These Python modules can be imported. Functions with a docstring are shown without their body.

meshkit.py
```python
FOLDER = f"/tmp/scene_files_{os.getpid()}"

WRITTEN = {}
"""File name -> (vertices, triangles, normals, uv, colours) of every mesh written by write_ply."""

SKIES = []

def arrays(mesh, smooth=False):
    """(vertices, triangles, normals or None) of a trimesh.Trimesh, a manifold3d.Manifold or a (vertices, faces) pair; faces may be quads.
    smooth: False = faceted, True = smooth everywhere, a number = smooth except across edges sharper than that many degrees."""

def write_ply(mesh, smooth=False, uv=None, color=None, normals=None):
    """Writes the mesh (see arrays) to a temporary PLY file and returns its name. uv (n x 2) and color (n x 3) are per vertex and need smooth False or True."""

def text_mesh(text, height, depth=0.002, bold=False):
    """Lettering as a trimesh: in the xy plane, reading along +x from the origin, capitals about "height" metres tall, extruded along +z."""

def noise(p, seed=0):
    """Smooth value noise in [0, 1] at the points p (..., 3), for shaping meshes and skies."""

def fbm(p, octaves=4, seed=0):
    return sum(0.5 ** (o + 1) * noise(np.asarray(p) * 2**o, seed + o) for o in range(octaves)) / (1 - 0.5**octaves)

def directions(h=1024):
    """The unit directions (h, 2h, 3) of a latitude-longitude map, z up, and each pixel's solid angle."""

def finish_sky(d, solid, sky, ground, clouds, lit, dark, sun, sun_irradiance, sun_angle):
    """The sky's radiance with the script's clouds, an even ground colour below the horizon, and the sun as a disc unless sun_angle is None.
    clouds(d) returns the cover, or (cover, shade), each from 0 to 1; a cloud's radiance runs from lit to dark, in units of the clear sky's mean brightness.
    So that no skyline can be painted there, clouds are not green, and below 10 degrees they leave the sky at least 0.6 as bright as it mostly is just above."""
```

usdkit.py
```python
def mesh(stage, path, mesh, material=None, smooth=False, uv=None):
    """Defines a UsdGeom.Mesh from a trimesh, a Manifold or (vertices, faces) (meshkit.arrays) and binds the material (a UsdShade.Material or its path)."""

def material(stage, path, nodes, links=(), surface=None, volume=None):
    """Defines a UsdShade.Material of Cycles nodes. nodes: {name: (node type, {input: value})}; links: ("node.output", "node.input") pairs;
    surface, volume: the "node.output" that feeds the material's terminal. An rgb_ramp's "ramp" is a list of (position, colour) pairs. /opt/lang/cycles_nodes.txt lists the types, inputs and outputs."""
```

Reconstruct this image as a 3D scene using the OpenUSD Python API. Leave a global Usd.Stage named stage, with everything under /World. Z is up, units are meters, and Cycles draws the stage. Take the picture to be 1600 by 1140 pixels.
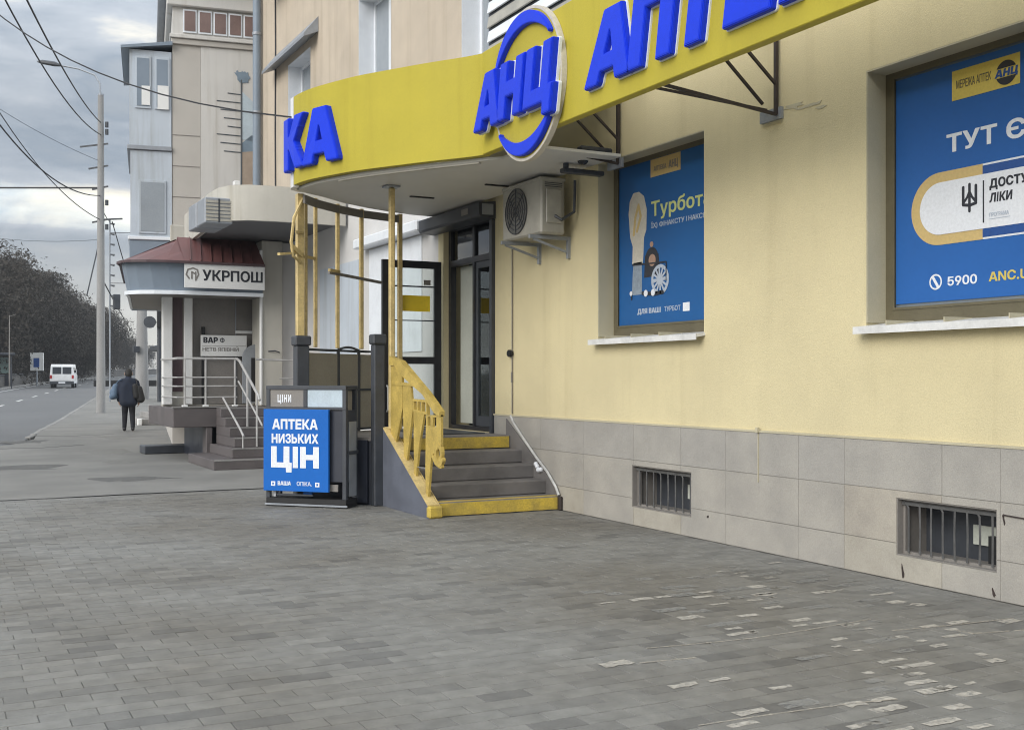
import math, random, glob
import numpy as np, trimesh, manifold3d, usdkit, meshkit
from pxr import Usd, UsdGeom, UsdLux, UsdShade, Gf, Sdf, Vt
from shapely.geometry import Polygon, box as sbox, MultiPolygon, LineString, Point
from shapely.ops import unary_union
from shapely import affinity

random.seed(7)
R = np.random.default_rng(11)
stage = Usd.Stage.CreateInMemory()
UsdGeom.SetStageUpAxis(stage, 'Z')
UsdGeom.SetStageMetersPerUnit(stage, 1.0)
UsdGeom.Xform.Define(stage, '/World')
LOOKS = '/World/Looks'

# ------------------------------------------------------------------ camera
TH = math.radians(27.5)
CS, SN = math.cos(TH), math.sin(TH)
cam = UsdGeom.Camera.Define(stage, '/World/camera')
cam.AddTransformOp().Set(Gf.Matrix4d(CS, -SN, 0, 0, 0, 0, 1, 0, -SN, -CS, 0, 0, 0, 0, 1.5, 1))
cam.CreateHorizontalApertureAttr(36.0)
cam.CreateVerticalApertureAttr(36.0 * 729 / 1024)
cam.CreateFocalLengthAttr(36.0 * 1750 / 1600)
cam.CreateVerticalApertureOffsetAttr(36.0 * 21 / 1600)
cam.CreateClippingRangeAttr(Gf.Vec2f(0.05, 5000))
cam.CreateExposureAttr(1.85)

# ------------------------------------------------------------------ sky and sun
SUN_DIR = np.array([-0.80, -0.34, 0.46]); SUN_DIR /= np.linalg.norm(SUN_DIR)
EL, AZ = math.asin(SUN_DIR[2]), math.atan2(SUN_DIR[0], SUN_DIR[1])
SKY_STRENGTH, SUN_INT = 0.10, 0.18
sky_mat = usdkit.material(stage, LOOKS + '/sky_air', {
    'tc': ('texture_coordinate', {}),
    'mp': ('mapping', {'scale': (1.0, 1.0, 3.0), 'location': (0.35, 1.1, 0.2)}),
    'n1': ('noise_texture', {'scale': 2.4, 'detail': 7.0, 'roughness': 0.5, 'distortion': 0.4}),
    'n2': ('noise_texture', {'scale': 6.0, 'detail': 7.0, 'roughness': 0.55, 'distortion': 0.3}),
    'cov': ('rgb_ramp', {'ramp': [(0.22, (0.35, 0.35, 0.35)), (0.40, (1, 1, 1))]}),
    'tone': ('rgb_ramp', {'ramp': [(0.36, (3.5, 3.4, 3.2)), (0.42, (2.4, 2.45, 2.6)), (0.46, (1.45, 1.65, 2.1)), (0.53, (0.95, 1.16, 1.58)), (0.60, (1.25, 1.42, 1.78)), (0.67, (2.7, 2.7, 2.75))]}),
    'sky': ('sky_texture', {'sky_type': 'single_scattering', 'sun_disc': False, 'sun_elevation': EL, 'sun_rotation': AZ, 'aerosol_density': 2.0}),
    'mixf': ('mix', {'mix_type': 'mix', 'fac': 0.38}),
    'sep': ('separate_xyz', {}),
    'low': ('map_range', {'from_min': 0.0, 'from_max': 0.13, 'to_min': 0.62, 'to_max': 0.0, 'clamp': True}),
    'glow': ('mix', {'mix_type': 'mix', 'color2': (2.55, 2.42, 2.15)}),
    'cie': ('map_range', {'from_min': 0.22, 'from_max': 1.0, 'to_min': 1.0, 'to_max': 3.3, 'clamp': True}),
    'wr': ('math', {'math_type': 'multiply', 'value2': 1.04}), 'wb': ('math', {'math_type': 'multiply', 'value2': 0.87}),
    'cx': ('combine_xyz', {}),
    'up': ('mix', {'mix_type': 'multiply', 'fac': 1.0}),
    'mx': ('mix', {'mix_type': 'mix'}),
    'bg': ('background_shader', {'strength': SKY_STRENGTH}),
}, [('tc.generated', 'mp.vector'), ('mp.vector', 'n1.vector'), ('mp.vector', 'n2.vector'), ('n1.fac', 'cov.fac'),
    ('n1.fac', 'mixf.color1'), ('n2.fac', 'mixf.color2'), ('mixf.color', 'tone.fac'),
    ('tc.generated', 'sep.vector'), ('sep.z', 'low.value'), ('low.result', 'glow.fac'), ('tone.color', 'glow.color1'),
    ('sep.z', 'cie.value'), ('cie.result', 'wr.value1'), ('cie.result', 'wb.value1'), ('wr.value', 'cx.x'), ('cie.result', 'cx.y'), ('wb.value', 'cx.z'), ('glow.color', 'up.color1'), ('cx.vector', 'up.color2'),
    ('cov.color', 'mx.fac'), ('sky.color', 'mx.color1'), ('up.color', 'mx.color2'), ('mx.color', 'bg.color')],
    surface='bg.background')
dome = UsdLux.DomeLight.Define(stage, '/World/sky')
dome.CreateIntensityAttr(1.0)
UsdShade.MaterialBindingAPI.Apply(dome.GetPrim()).Bind(sky_mat)
sun = UsdLux.DistantLight.Define(stage, '/World/sun')
sun.CreateIntensityAttr(SUN_INT); sun.CreateAngleAttr(40.0); sun.CreateNormalizeAttr(True)
sun.CreateColorAttr(Gf.Vec3f(1.0, 0.96, 0.90))
_r = Gf.Rotation(Gf.Vec3d(0, 0, 1), Gf.Vec3d(*SUN_DIR))
sun.AddTransformOp().Set(Gf.Matrix4d().SetRotate(_r))

# ------------------------------------------------------------------ materials
def mat(name, col, rough=0.6, var=0.12, scale=2.5, fine=45.0, fvar=0.06, bump=0.0, metal=0.0, spec=0.5, tint=None, stretch=(1, 1, 1), coat=0.0, streak=0.0):
    col = np.array(col, float)
    c2 = np.array(tint, float) if tint is not None else col * (1 - var)
    n = {'g': ('geometry', {}), 'mp': ('mapping', {'scale': stretch}),
         'n1': ('noise_texture', {'scale': scale, 'detail': 6.0, 'roughness': 0.6}),
         'n2': ('noise_texture', {'scale': fine, 'detail': 3.0}),
         'r1': ('rgb_ramp', {'ramp': [(0.32, tuple(c2)), (0.64, tuple(np.minimum(col * (1 + var * 0.5), 0.95)))]}),
         'r2': ('rgb_ramp', {'ramp': [(0.3, (1 - fvar,) * 3), (0.7, (1 + fvar,) * 3)]}),
         'm': ('mix', {'mix_type': 'multiply', 'fac': 1.0}),
         'rr': ('map_range', {'from_min': 0.3, 'from_max': 0.7, 'to_min': max(rough - 0.08, 0.03), 'to_max': min(rough + 0.08, 1.0)}),
         'p': ('principled_bsdf', {'metallic': metal, 'specular_ior_level': spec, 'coat_weight': coat})}
    l = [('g.position', 'mp.vector'), ('mp.vector', 'n1.vector'), ('mp.vector', 'n2.vector'), ('n1.fac', 'r1.fac'), ('n2.fac', 'r2.fac'),
         ('r1.color', 'm.color1'), ('r2.color', 'm.color2'), ('m.color', 'p.base_color'), ('n1.fac', 'rr.value'), ('rr.result', 'p.roughness')]
    if streak:
        n |= {'ms': ('mapping', {'scale': (4.5, 4.5, 0.22)}), 'n4': ('noise_texture', {'scale': 1.0, 'detail': 5.0, 'roughness': 0.6}),
              'r4': ('rgb_ramp', {'ramp': [(0.30, (1 - streak, 1 - streak * 1.1, 1 - streak * 1.3)), (0.46, (1, 1, 1)), (0.7, (1 + streak * 0.25,) * 3)]}), 'm4': ('mix', {'mix_type': 'multiply', 'fac': 1.0})}
        l = [q for q in l if q[1] != 'p.base_color'] + [('g.position', 'ms.vector'), ('ms.vector', 'n4.vector'), ('n4.fac', 'r4.fac'), ('m.color', 'm4.color1'), ('r4.color', 'm4.color2'), ('m4.color', 'p.base_color')]
    if bump:
        n['b'] = ('bump', {'strength': bump, 'distance': 0.01}); l += [('n2.fac', 'b.height'), ('b.normal', 'p.normal')]
    return usdkit.material(stage, f'{LOOKS}/{name}', n, l, surface='p.BSDF')

M = {}
M['cream'] = mat('cream_render', (0.605, 0.53, 0.325), 0.85, 0.07, 0.8, 90, 0.06, 0.3, tint=(0.555, 0.485, 0.30), streak=0.07)
M['pink'] = mat('pink_render', (0.50, 0.425, 0.335), 0.88, 0.10, 1.1, 100, 0.07, 0.3, streak=0.10)
M['greyrender'] = mat('grey_render', (0.56, 0.55, 0.54), 0.85, 0.08, 1.0, 120, 0.06, 0.3)
M['reveal'] = mat('reveal_render', (0.46, 0.42, 0.30), 0.85, 0.10, 1.6, 120, 0.06, 0.3)
M['white'] = mat('white_paint', (0.74, 0.74, 0.73), 0.5, 0.06, 2.5, 60, 0.03)
M['whitepl'] = mat('white_plastic', (0.72, 0.75, 0.79), 0.35, 0.05, 3, 60, 0.02)
M['silltin'] = mat('sill_tin', (0.66, 0.66, 0.65), 0.35, 0.15, 5, 60, 0.04)
M['yellow'] = mat('sign_yellow', (0.445, 0.375, 0.045), 0.55, 0.05, 0.8, 60, 0.03, tint=(0.405, 0.34, 0.04), spec=0.22, streak=0.09)
M['yellowpaint'] = mat('yellow_paint', (0.47, 0.34, 0.085), 0.5, 0.22, 5, 40, 0.10, 0.15)
M['yellowstep'] = mat('yellow_step_paint', (0.50, 0.36, 0.05), 0.6, 0.5, 4.5, 60, 0.15, 0.3, tint=(0.36, 0.27, 0.07))
M['paleyellow'] = mat('pale_yellow_paint', (0.56, 0.43, 0.19), 0.5, 0.25, 5, 40, 0.1, 0.15)
M['blue'] = mat('letter_blue', (0.008, 0.042, 0.66), 0.4, 0.06, 2, 30, 0.03, spec=0.25)
M['bluefilm'] = mat('blue_film', (0.024, 0.115, 0.37), 0.4, 0.06, 0.7, 30, 0.02, spec=0.25)
M['bluefilm2'] = mat('blue_film_dark', (0.016, 0.10, 0.29), 0.4, 0.12, 0.7, 30, 0.02, spec=0.25)
M['bluestand'] = mat('blue_stand_film', (0.008, 0.12, 0.46), 0.38, 0.06, 1.2, 30, 0.02, spec=0.25)
M['deepblue'] = mat('deep_blue_print', (0.015, 0.07, 0.26), 0.4, 0.05)
M['print_white'] = mat('white_print', (0.72, 0.74, 0.78), 0.45, 0.04)
M['print_grey'] = mat('grey_print', (0.42, 0.47, 0.55), 0.45, 0.04)
M['sticker'] = mat('sticker_yellow', (0.85, 0.62, 0.03), 0.5)
M['print_yellow'] = mat('yellow_print', (0.60, 0.47, 0.10), 0.45, 0.05)
M['print_tan'] = mat('tan_print', (0.56, 0.41, 0.17), 0.45, 0.05)
M['print_cream'] = mat('cream_print', (0.56, 0.52, 0.44), 0.45, 0.08, 14)
M['print_lime'] = mat('lime_print', (0.60, 0.64, 0.24), 0.45, 0.05)
M['print_black'] = mat('black_print', (0.02, 0.022, 0.03), 0.45, 0.05)
M['print_skin'] = mat('skin_print', (0.40, 0.25, 0.18), 0.45, 0.1, 20)
M['print_steel'] = mat('steel_print', (0.25, 0.30, 0.36), 0.45, 0.2, 25)
M['olive'] = mat('olive_frame', (0.115, 0.10, 0.06), 0.5, 0.15, 4, 60, 0.05)
M['dark'] = mat('dark_frame', (0.018, 0.018, 0.022), 0.38, 0.2, 5, 50, 0.05)
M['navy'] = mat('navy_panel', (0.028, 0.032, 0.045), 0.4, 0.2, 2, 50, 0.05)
M['stringer'] = mat('stringer_paint', (0.105, 0.115, 0.145), 0.7, 0.18, 3, 70, 0.08, 0.25)
M['charcoal'] = mat('charcoal_paint', (0.045, 0.05, 0.06), 0.45, 0.2, 4, 50, 0.06)
M['soffit'] = mat('soffit_panel', (0.60, 0.59, 0.56), 0.6, 0.08, 1.0, 50, 0.03)
M['step'] = mat('step_concrete', (0.165, 0.155, 0.15), 0.8, 0.25, 3.2, 90, 0.12, 0.4)
M['platform'] = mat('platform_tile', (0.22, 0.20, 0.18), 0.65, 0.2, 3, 80, 0.08, 0.2)
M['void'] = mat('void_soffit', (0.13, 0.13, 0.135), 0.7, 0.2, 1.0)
M['concrete'] = mat('concrete', (0.27, 0.26, 0.25), 0.85, 0.25, 1.8, 60, 0.12, 0.4)
M['asphalt'] = mat('asphalt', (0.112, 0.113, 0.115), 0.75, 0.22, 0.16, 110, 0.20, 0.5)
M['walk'] = mat('walk_asphalt', (0.180, 0.175, 0.163), 0.85, 0.28, 0.55, 60, 0.22, 0.6)
M['sand'] = mat('joint_sand', (0.150, 0.144, 0.132), 0.95, 0.25, 3, 200, 0.2)
M['soil'] = mat('soil', (0.10, 0.095, 0.075), 0.95, 0.35, 0.4, 40, 0.2)
M['kerb'] = mat('kerb_stone', (0.24, 0.235, 0.225), 0.85, 0.25, 1.5, 70, 0.15, 0.4)
M['roadpaint'] = mat('road_paint', (0.55, 0.55, 0.53), 0.7, 0.3, 1.5, 60, 0.2)
M['chip'] = mat('worn_light', (0.47, 0.42, 0.34), 0.9, 0.25, 9, 120, 0.15, tint=(0.33, 0.30, 0.26))
M['chip2'] = mat('worn_pale', (0.32, 0.31, 0.29), 0.9, 0.25, 9, 120, 0.15, tint=(0.26, 0.25, 0.235))
M['steel'] = mat('brushed_steel', (0.50, 0.50, 0.50), 0.38, 0.12, 6, 60, 0.04, metal=0.75)
M['rail'] = mat('rail_paint', (0.45, 0.44, 0.43), 0.45, 0.15, 6, 60, 0.04, metal=0.2)
M['galv'] = mat('galvanised', (0.30, 0.32, 0.35), 0.5, 0.15, 4, 60, 0.05, metal=0.3)
M['rust'] = mat('dark_iron', (0.035, 0.025, 0.022), 0.6, 0.3, 8, 60, 0.1)
M['ac'] = mat('ac_shell', (0.36, 0.345, 0.30), 0.45, 0.18, 4, 60, 0.05)
M['black'] = mat('black_rubber', (0.012, 0.012, 0.013), 0.6, 0.2)
M['room'] = mat('room_wall', (0.16, 0.155, 0.14), 0.8, 0.1)
M['roomlight'] = mat('shade_cloth', (0.50, 0.52, 0.46), 0.8, 0.1, 1.2)
M['maroon'] = mat('maroon_panel', (0.075, 0.045, 0.05), 0.5, 0.15, 2)
M['darkstone'] = mat('brown_stone', (0.105, 0.092, 0.092), 0.6, 0.2, 2.5, 60, 0.1, 0.2)
M['rooftin'] = mat('red_roof_tin', (0.135, 0.058, 0.056), 0.5, 0.18, 2.0, 50, 0.06)
M['bluegrey'] = mat('blue_grey_panel', (0.20, 0.245, 0.30), 0.5, 0.1, 1.2, 50, 0.03)
M['balcony'] = mat('balcony_panel', (0.48, 0.53, 0.59), 0.45, 0.08, 0.8, 50, 0.03, streak=0.18)
M['lightwall'] = mat('light_grey_wall', (0.56, 0.545, 0.52), 0.85, 0.06, 0.7, 100, 0.05, 0.2, streak=0.16)
M['beigewall'] = mat('beige_panel_wall', (0.45, 0.425, 0.39), 0.85, 0.08, 0.7, 100, 0.05, 0.2)
M['creamcan'] = mat('cream_canopy', (0.46, 0.44, 0.39), 0.7, 0.1, 0.8, 80, 0.04, streak=0.22)
M['brownpane'] = mat('brown_pane', (0.20, 0.135, 0.12), 0.4, 0.15, 2)
M['screenpanel'] = mat('screen_panel', (0.36, 0.325, 0.26), 0.55, 0.12, 1.5)
M['taupe'] = mat('taupe_panel', (0.21, 0.195, 0.18), 0.6, 0.12, 1.5)
M['pole'] = mat('pole_concrete', (0.29, 0.285, 0.28), 0.85, 0.15, 1.2, 60, 0.1, 0.3, stretch=(1, 1, 0.3))
M['wire'] = mat('wire_black', (0.015, 0.015, 0.018), 0.6)
M['bark'] = mat('bark', (0.05, 0.043, 0.037), 0.9, 0.3, 3)
M['twig'] = mat('twig_dark', (0.044, 0.037, 0.029), 0.9, 0.45, 0.5, 6, 0.2)
M['twig2'] = mat('twig_grey', (0.050, 0.042, 0.033), 0.9, 0.45, 0.5, 6, 0.2)
M['vanwhite'] = mat('van_paint', (0.66, 0.67, 0.68), 0.3, 0.06, coat=0.3)
M['darkglass'] = mat('dark_glass', (0.02, 0.024, 0.03), 0.12, 0.1)
M['tyre'] = mat('tyre', (0.018, 0.018, 0.018), 0.8)
M['redlamp'] = mat('red_lamp', (0.35, 0.02, 0.02), 0.3)
M['coat'] = mat('navy_coat', (0.012, 0.018, 0.035), 0.85, 0.2, 10, 120, 0.1, 0.3)
M['trouser'] = mat('dark_trousers', (0.010, 0.011, 0.015), 0.9, 0.2)
M['hair'] = mat('dark_hair', (0.014, 0.012, 0.010), 0.7, 0.2, 30)
M['skin'] = mat('skin', (0.42, 0.26, 0.19), 0.6, 0.1)
M['bag'] = mat('slate_bag', (0.09, 0.14, 0.21), 0.7, 0.15, 8)
M['shelterglass'] = mat('shelter_glass', (0.16, 0.23, 0.22), 0.2, 0.1)
M['lowwall'] = mat('low_wall', (0.095, 0.09, 0.085), 0.9, 0.3, 0.6)
M['mural_blue'] = mat('mural_blue', (0.19, 0.25, 0.31), 0.85, 0.2, 4)
M['mural_tan'] = mat('mural_tan', (0.36, 0.29, 0.23), 0.85, 0.15, 4)
M['mural_dark'] = mat('mural_dark', (0.09, 0.10, 0.11), 0.85, 0.2, 4)
M['mural_pale'] = mat('mural_pale', (0.46, 0.54, 0.60), 0.85, 0.1, 4)
M['mortar'] = mat('mortar', (0.20, 0.19, 0.17), 0.9, 0.2, 3)
M['grille'] = mat('fan_grille', (0.13, 0.128, 0.12), 0.6, 0.2, 6)
M['barpaint'] = mat('bar_paint', (0.10, 0.10, 0.10), 0.6, 0.3, 8)
M['hose'] = mat('white_hose', (0.50, 0.50, 0.49), 0.5, 0.2, 8)
TILE = [mat(f'plinth_tile_{"abcde"[i]}', c, 0.72, 0.10, 2.2, 130, 0.09, 0.25, tint=t) for i, (c, t) in enumerate([
    ((0.335, 0.318, 0.288), (0.285, 0.272, 0.25)), ((0.34, 0.32, 0.285), (0.29, 0.275, 0.25)), ((0.36, 0.33, 0.28), (0.29, 0.265, 0.23)),
    ((0.325, 0.31, 0.285), (0.28, 0.268, 0.248)), ((0.37, 0.345, 0.295), (0.31, 0.285, 0.24))])]

def paver_mat(name, lo, hi, island):
    n = {'g': ('geometry', {}), 'n1': ('noise_texture', {'scale': 0.55, 'detail': 5.0}), 'n2': ('noise_texture', {'scale': 150.0, 'detail': 3.0}),
         'n3': ('noise_texture', {'scale': 9.0, 'detail': 4.0}),
         'ri': ('rgb_ramp', {'ramp': [(0.0, lo), (0.10, tuple(0.6 * np.array(lo) + 0.4 * np.array(hi))), (0.2, tuple(0.15 * np.array(lo) + 0.85 * np.array(hi))), (0.75, hi), (1.0, tuple(np.array(hi) * 1.12))]}),
         'r1': ('rgb_ramp', {'ramp': [(0.36, (0.83, 0.79, 0.73)), (0.60, (1.06, 1.06, 1.05))]}), 'r2': ('rgb_ramp', {'ramp': [(0.3, (0.82,) * 3), (0.7, (1.16,) * 3)]}),
         'r3': ('rgb_ramp', {'ramp': [(0.3, (0.83,) * 3), (0.7, (1.12,) * 3)]}),
         'm1': ('mix', {'mix_type': 'multiply', 'fac': 1.0}), 'm2': ('mix', {'mix_type': 'multiply', 'fac': 1.0}), 'm3': ('mix', {'mix_type': 'multiply', 'fac': 1.0}),
         'b': ('bump', {'strength': 0.5, 'distance': 0.004}), 'p': ('principled_bsdf', {'roughness': 0.74})}
    l = [('g.position', 'n1.vector'), ('g.position', 'n2.vector'), ('g.position', 'n3.vector'), ('n1.fac', 'r1.fac'), ('n2.fac', 'r2.fac'), ('n3.fac', 'r3.fac'),
         ('ri.color', 'm1.color1'), ('r1.color', 'm1.color2'), ('m1.color', 'm2.color1'), ('r2.color', 'm2.color2'), ('m2.color', 'm3.color1'), ('r3.color', 'm3.color2'),
         ('m3.color', 'p.base_color'), ('n2.fac', 'b.height'), ('b.normal', 'p.normal')]
    if island is True:
        n['at'] = ('attribute', {'attribute': 'tone'}); l.append(('at.fac', 'ri.fac'))
    else:
        n['ri'][1]['fac'] = island
    return usdkit.material(stage, f'{LOOKS}/{name}', n, l, surface='p.BSDF')
PLO, PHI = (0.122, 0.120, 0.115), (0.170, 0.167, 0.157)
PAVER = paver_mat('paver_mixed', PLO, PHI, True)
PAVERS = [paver_mat(f'paver_tone_{"abcdefg"[i]}', PLO, PHI, v) for i, v in enumerate((0.0, 0.12, 0.3, 0.5, 0.65, 0.85, 1.0))]

def worn_mat(name, col, lo=0.42, hi=0.60):
    return usdkit.material(stage, f'{LOOKS}/{name}', {'g': ('geometry', {}), 'n': ('noise_texture', {'scale': 26.0, 'detail': 6.0, 'roughness': 0.65}), 'r': ('rgb_ramp', {'ramp': [(lo, (0, 0, 0)), (hi, (1, 1, 1))]}),
        'n2': ('noise_texture', {'scale': 120.0, 'detail': 2.0}), 'c': ('rgb_ramp', {'ramp': [(0.3, tuple(np.array(col) * 0.8)), (0.7, col)]}), 'p': ('principled_bsdf', {'roughness': 0.85}), 't': ('transparent_bsdf', {}), 'm': ('mix_closure', {})},
        [('g.position', 'n.vector'), ('g.position', 'n2.vector'), ('n.fac', 'r.fac'), ('n2.fac', 'c.fac'), ('c.color', 'p.base_color'), ('r.color', 'm.fac'), ('t.BSDF', 'm.closure1'), ('p.BSDF', 'm.closure2')], surface='m.closure')
M['chip'] = worn_mat('worn_light_patch', (0.44, 0.41, 0.36), 0.36, 0.58)
M['chip2'] = worn_mat('worn_pale_patch', (0.22, 0.213, 0.195), 0.40, 0.68)
M['seamdark'] = worn_mat('dark_repair', (0.115, 0.112, 0.106), 0.40, 0.60)
M['seamchip'] = worn_mat('worn_seam', (0.36, 0.33, 0.28), 0.42, 0.56)
def glass_mat(name, tint=(0.9, 0.93, 0.92), base=0.0):
    return usdkit.material(stage, f'{LOOKS}/{name}', {'t': ('transparent_bsdf', {'color': tint}), 'g': ('glossy_bsdf', {'color': (0.9, 0.92, 0.95), 'roughness': 0.03}),
        'f': ('fresnel', {'IOR': 1.5}), 'mx': ('math', {'math_type': 'multiply_add', 'value2': 1.0, 'value3': base}), 'm': ('mix_closure', {})},
        [('f.fac', 'mx.value1'), ('mx.value', 'm.fac'), ('t.transparent' if False else 't.BSDF', 'm.closure1'), ('g.BSDF', 'm.closure2')], surface='m.closure')
M['glass'] = glass_mat('clear_glass')
M['glassdim'] = glass_mat('dim_glass', (0.62, 0.68, 0.66), 0.05)
M['paneglass'] = mat('pane_reflect', (0.16, 0.19, 0.22), 0.08, 0.15, 0.6, spec=0.8)
M['palepane'] = mat('pale_pane', (0.27, 0.30, 0.33), 0.15, 0.15, 0.6, spec=0.8)

# ------------------------------------------------------------------ scene writing helpers
COUNT, LOC = {}, {}
def numbered(parent, name):
    k = (parent, name); COUNT[k] = COUNT.get(k, 0) + 1
    return f'{parent}/{name}' + ('' if COUNT[k] == 1 else f'_{COUNT[k]-1:03d}')
def tag(p, label=None, cat=None, group=None, kind=None):
    for k, v in (('label', label), ('category', cat), ('group', group), ('kind', kind)):
        if v: p.SetCustomDataByKey(k, v)
    return p
def thing(name, label, cat, loc=(0, 0, 0), group=None):
    x = UsdGeom.Xform.Define(stage, numbered('/World', name)); x.AddTranslateOp().Set(Gf.Vec3d(*map(float, loc)))
    path = str(x.GetPath()); LOC[path] = np.array(loc, float)
    tag(x.GetPrim(), label, cat, group)
    return path
def arr(m):
    if isinstance(m, list): m = trimesh.util.concatenate([x if isinstance(x, trimesh.Trimesh) else trimesh.Trimesh(*x, process=False) for x in m])
    return m
def part(parent, name, mesh, material, smooth=False, label=None, kind=None):
    m = arr(mesh)
    root = '/'.join(parent.split('/')[:3])
    v, f, _ = meshkit.arrays(m)
    v = v - LOC[root]
    p = usdkit.mesh(stage, numbered(parent, name), trimesh.Trimesh(v, f, process=False), material, smooth)
    tag(p.GetPrim(), label, None, None, kind)
    return str(p.GetPath())
def solo(name, mesh, material, label=None, cat=None, group=None, kind=None, smooth=False):
    p = usdkit.mesh(stage, numbered('/World', name), arr(mesh), material, smooth)
    tag(p.GetPrim(), label, cat, group, kind); LOC[str(p.GetPath())] = np.zeros(3)
    return str(p.GetPath())
def copy_of(src, name, loc, rz=0.0, label=None, cat=None, group=None, scale=None):
    x = UsdGeom.Xform.Define(stage, numbered('/World', name))
    x.AddTranslateOp().Set(Gf.Vec3d(*map(float, loc))); x.AddRotateZOp().Set(float(rz))
    if scale: x.AddScaleOp().Set(Gf.Vec3f(*scale))
    x.GetPrim().GetReferences().AddInternalReference(Sdf.Path(src)); x.GetPrim().SetInstanceable(True)
    tag(x.GetPrim(), label, cat, group)
    return str(x.GetPath())

def bx(x0, x1, y0, y1, z0, z1, ch=0.0):
    if ch <= 0:
        m = trimesh.creation.box([x1 - x0, y1 - y0, z1 - z0]); m.apply_translation([(x0 + x1) / 2, (y0 + y1) / 2, (z0 + z1) / 2]); return m
    c = min(ch, (x1 - x0) / 2.2, (y1 - y0) / 2.2, (z1 - z0) / 2.2)
    pts = []
    for a in (0, 1):
        for b in (0, 1):
            for d in (0, 1):
                X, Y, Z = (x0, x1)[a], (y0, y1)[b], (z0, z1)[d]
                sx, sy, sz = c * (1 - 2 * a), c * (1 - 2 * b), c * (1 - 2 * d)
                pts += [(X + sx, Y + sy, Z), (X + sx, Y, Z + sz), (X, Y + sy, Z + sz)]
    return trimesh.convex.convex_hull(np.array(pts))
def rot(m, deg, c=(0, 0, 0), axis=(0, 0, 1)):
    m = m.copy(); m.apply_transform(trimesh.transformations.rotation_matrix(math.radians(deg), axis, c)); return m
def mv(m, *t):
    m = m.copy(); m.apply_translation(t); return m
def tube(pts, r, sides=6, caps=True):
    p = np.asarray(pts, float); n = len(p)
    rr = np.broadcast_to(np.asarray(r, float), (n,))
    t = np.gradient(p, axis=0); t /= np.linalg.norm(t, axis=1, keepdims=True) + 1e-12
    a = np.cross(t, np.where(np.abs(t[:, 2:]) < 0.9, [0, 0, 1.0], [1.0, 0, 0])); a /= np.linalg.norm(a, axis=1, keepdims=True) + 1e-12
    for i in range(1, n):
        if a[i] @ a[i - 1] < 0: a[i] = -a[i]
    b = np.cross(t, a); ang = np.arange(sides) * 2 * np.pi / sides + np.pi / sides
    v = (p[:, None] + rr[:, None, None] * (np.cos(ang)[None, :, None] * a[:, None] + np.sin(ang)[None, :, None] * b[:, None])).reshape(-1, 3)
    f = []
    for i in range(n - 1):
        for j in range(sides):
            k = (j + 1) % sides
            f += [[i * sides + j, i * sides + k, (i + 1) * sides + k], [i * sides + j, (i + 1) * sides + k, (i + 1) * sides + j]]
    if caps:
        v = np.vstack([v, p[:1], p[-1:]]); c0, c1 = n * sides, n * sides + 1
        for j in range(sides):
            k = (j + 1) % sides
            f += [[c0, k, j], [c1, (n - 1) * sides + j, (n - 1) * sides + k]]
    return trimesh.Trimesh(v, f, process=False)
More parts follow.
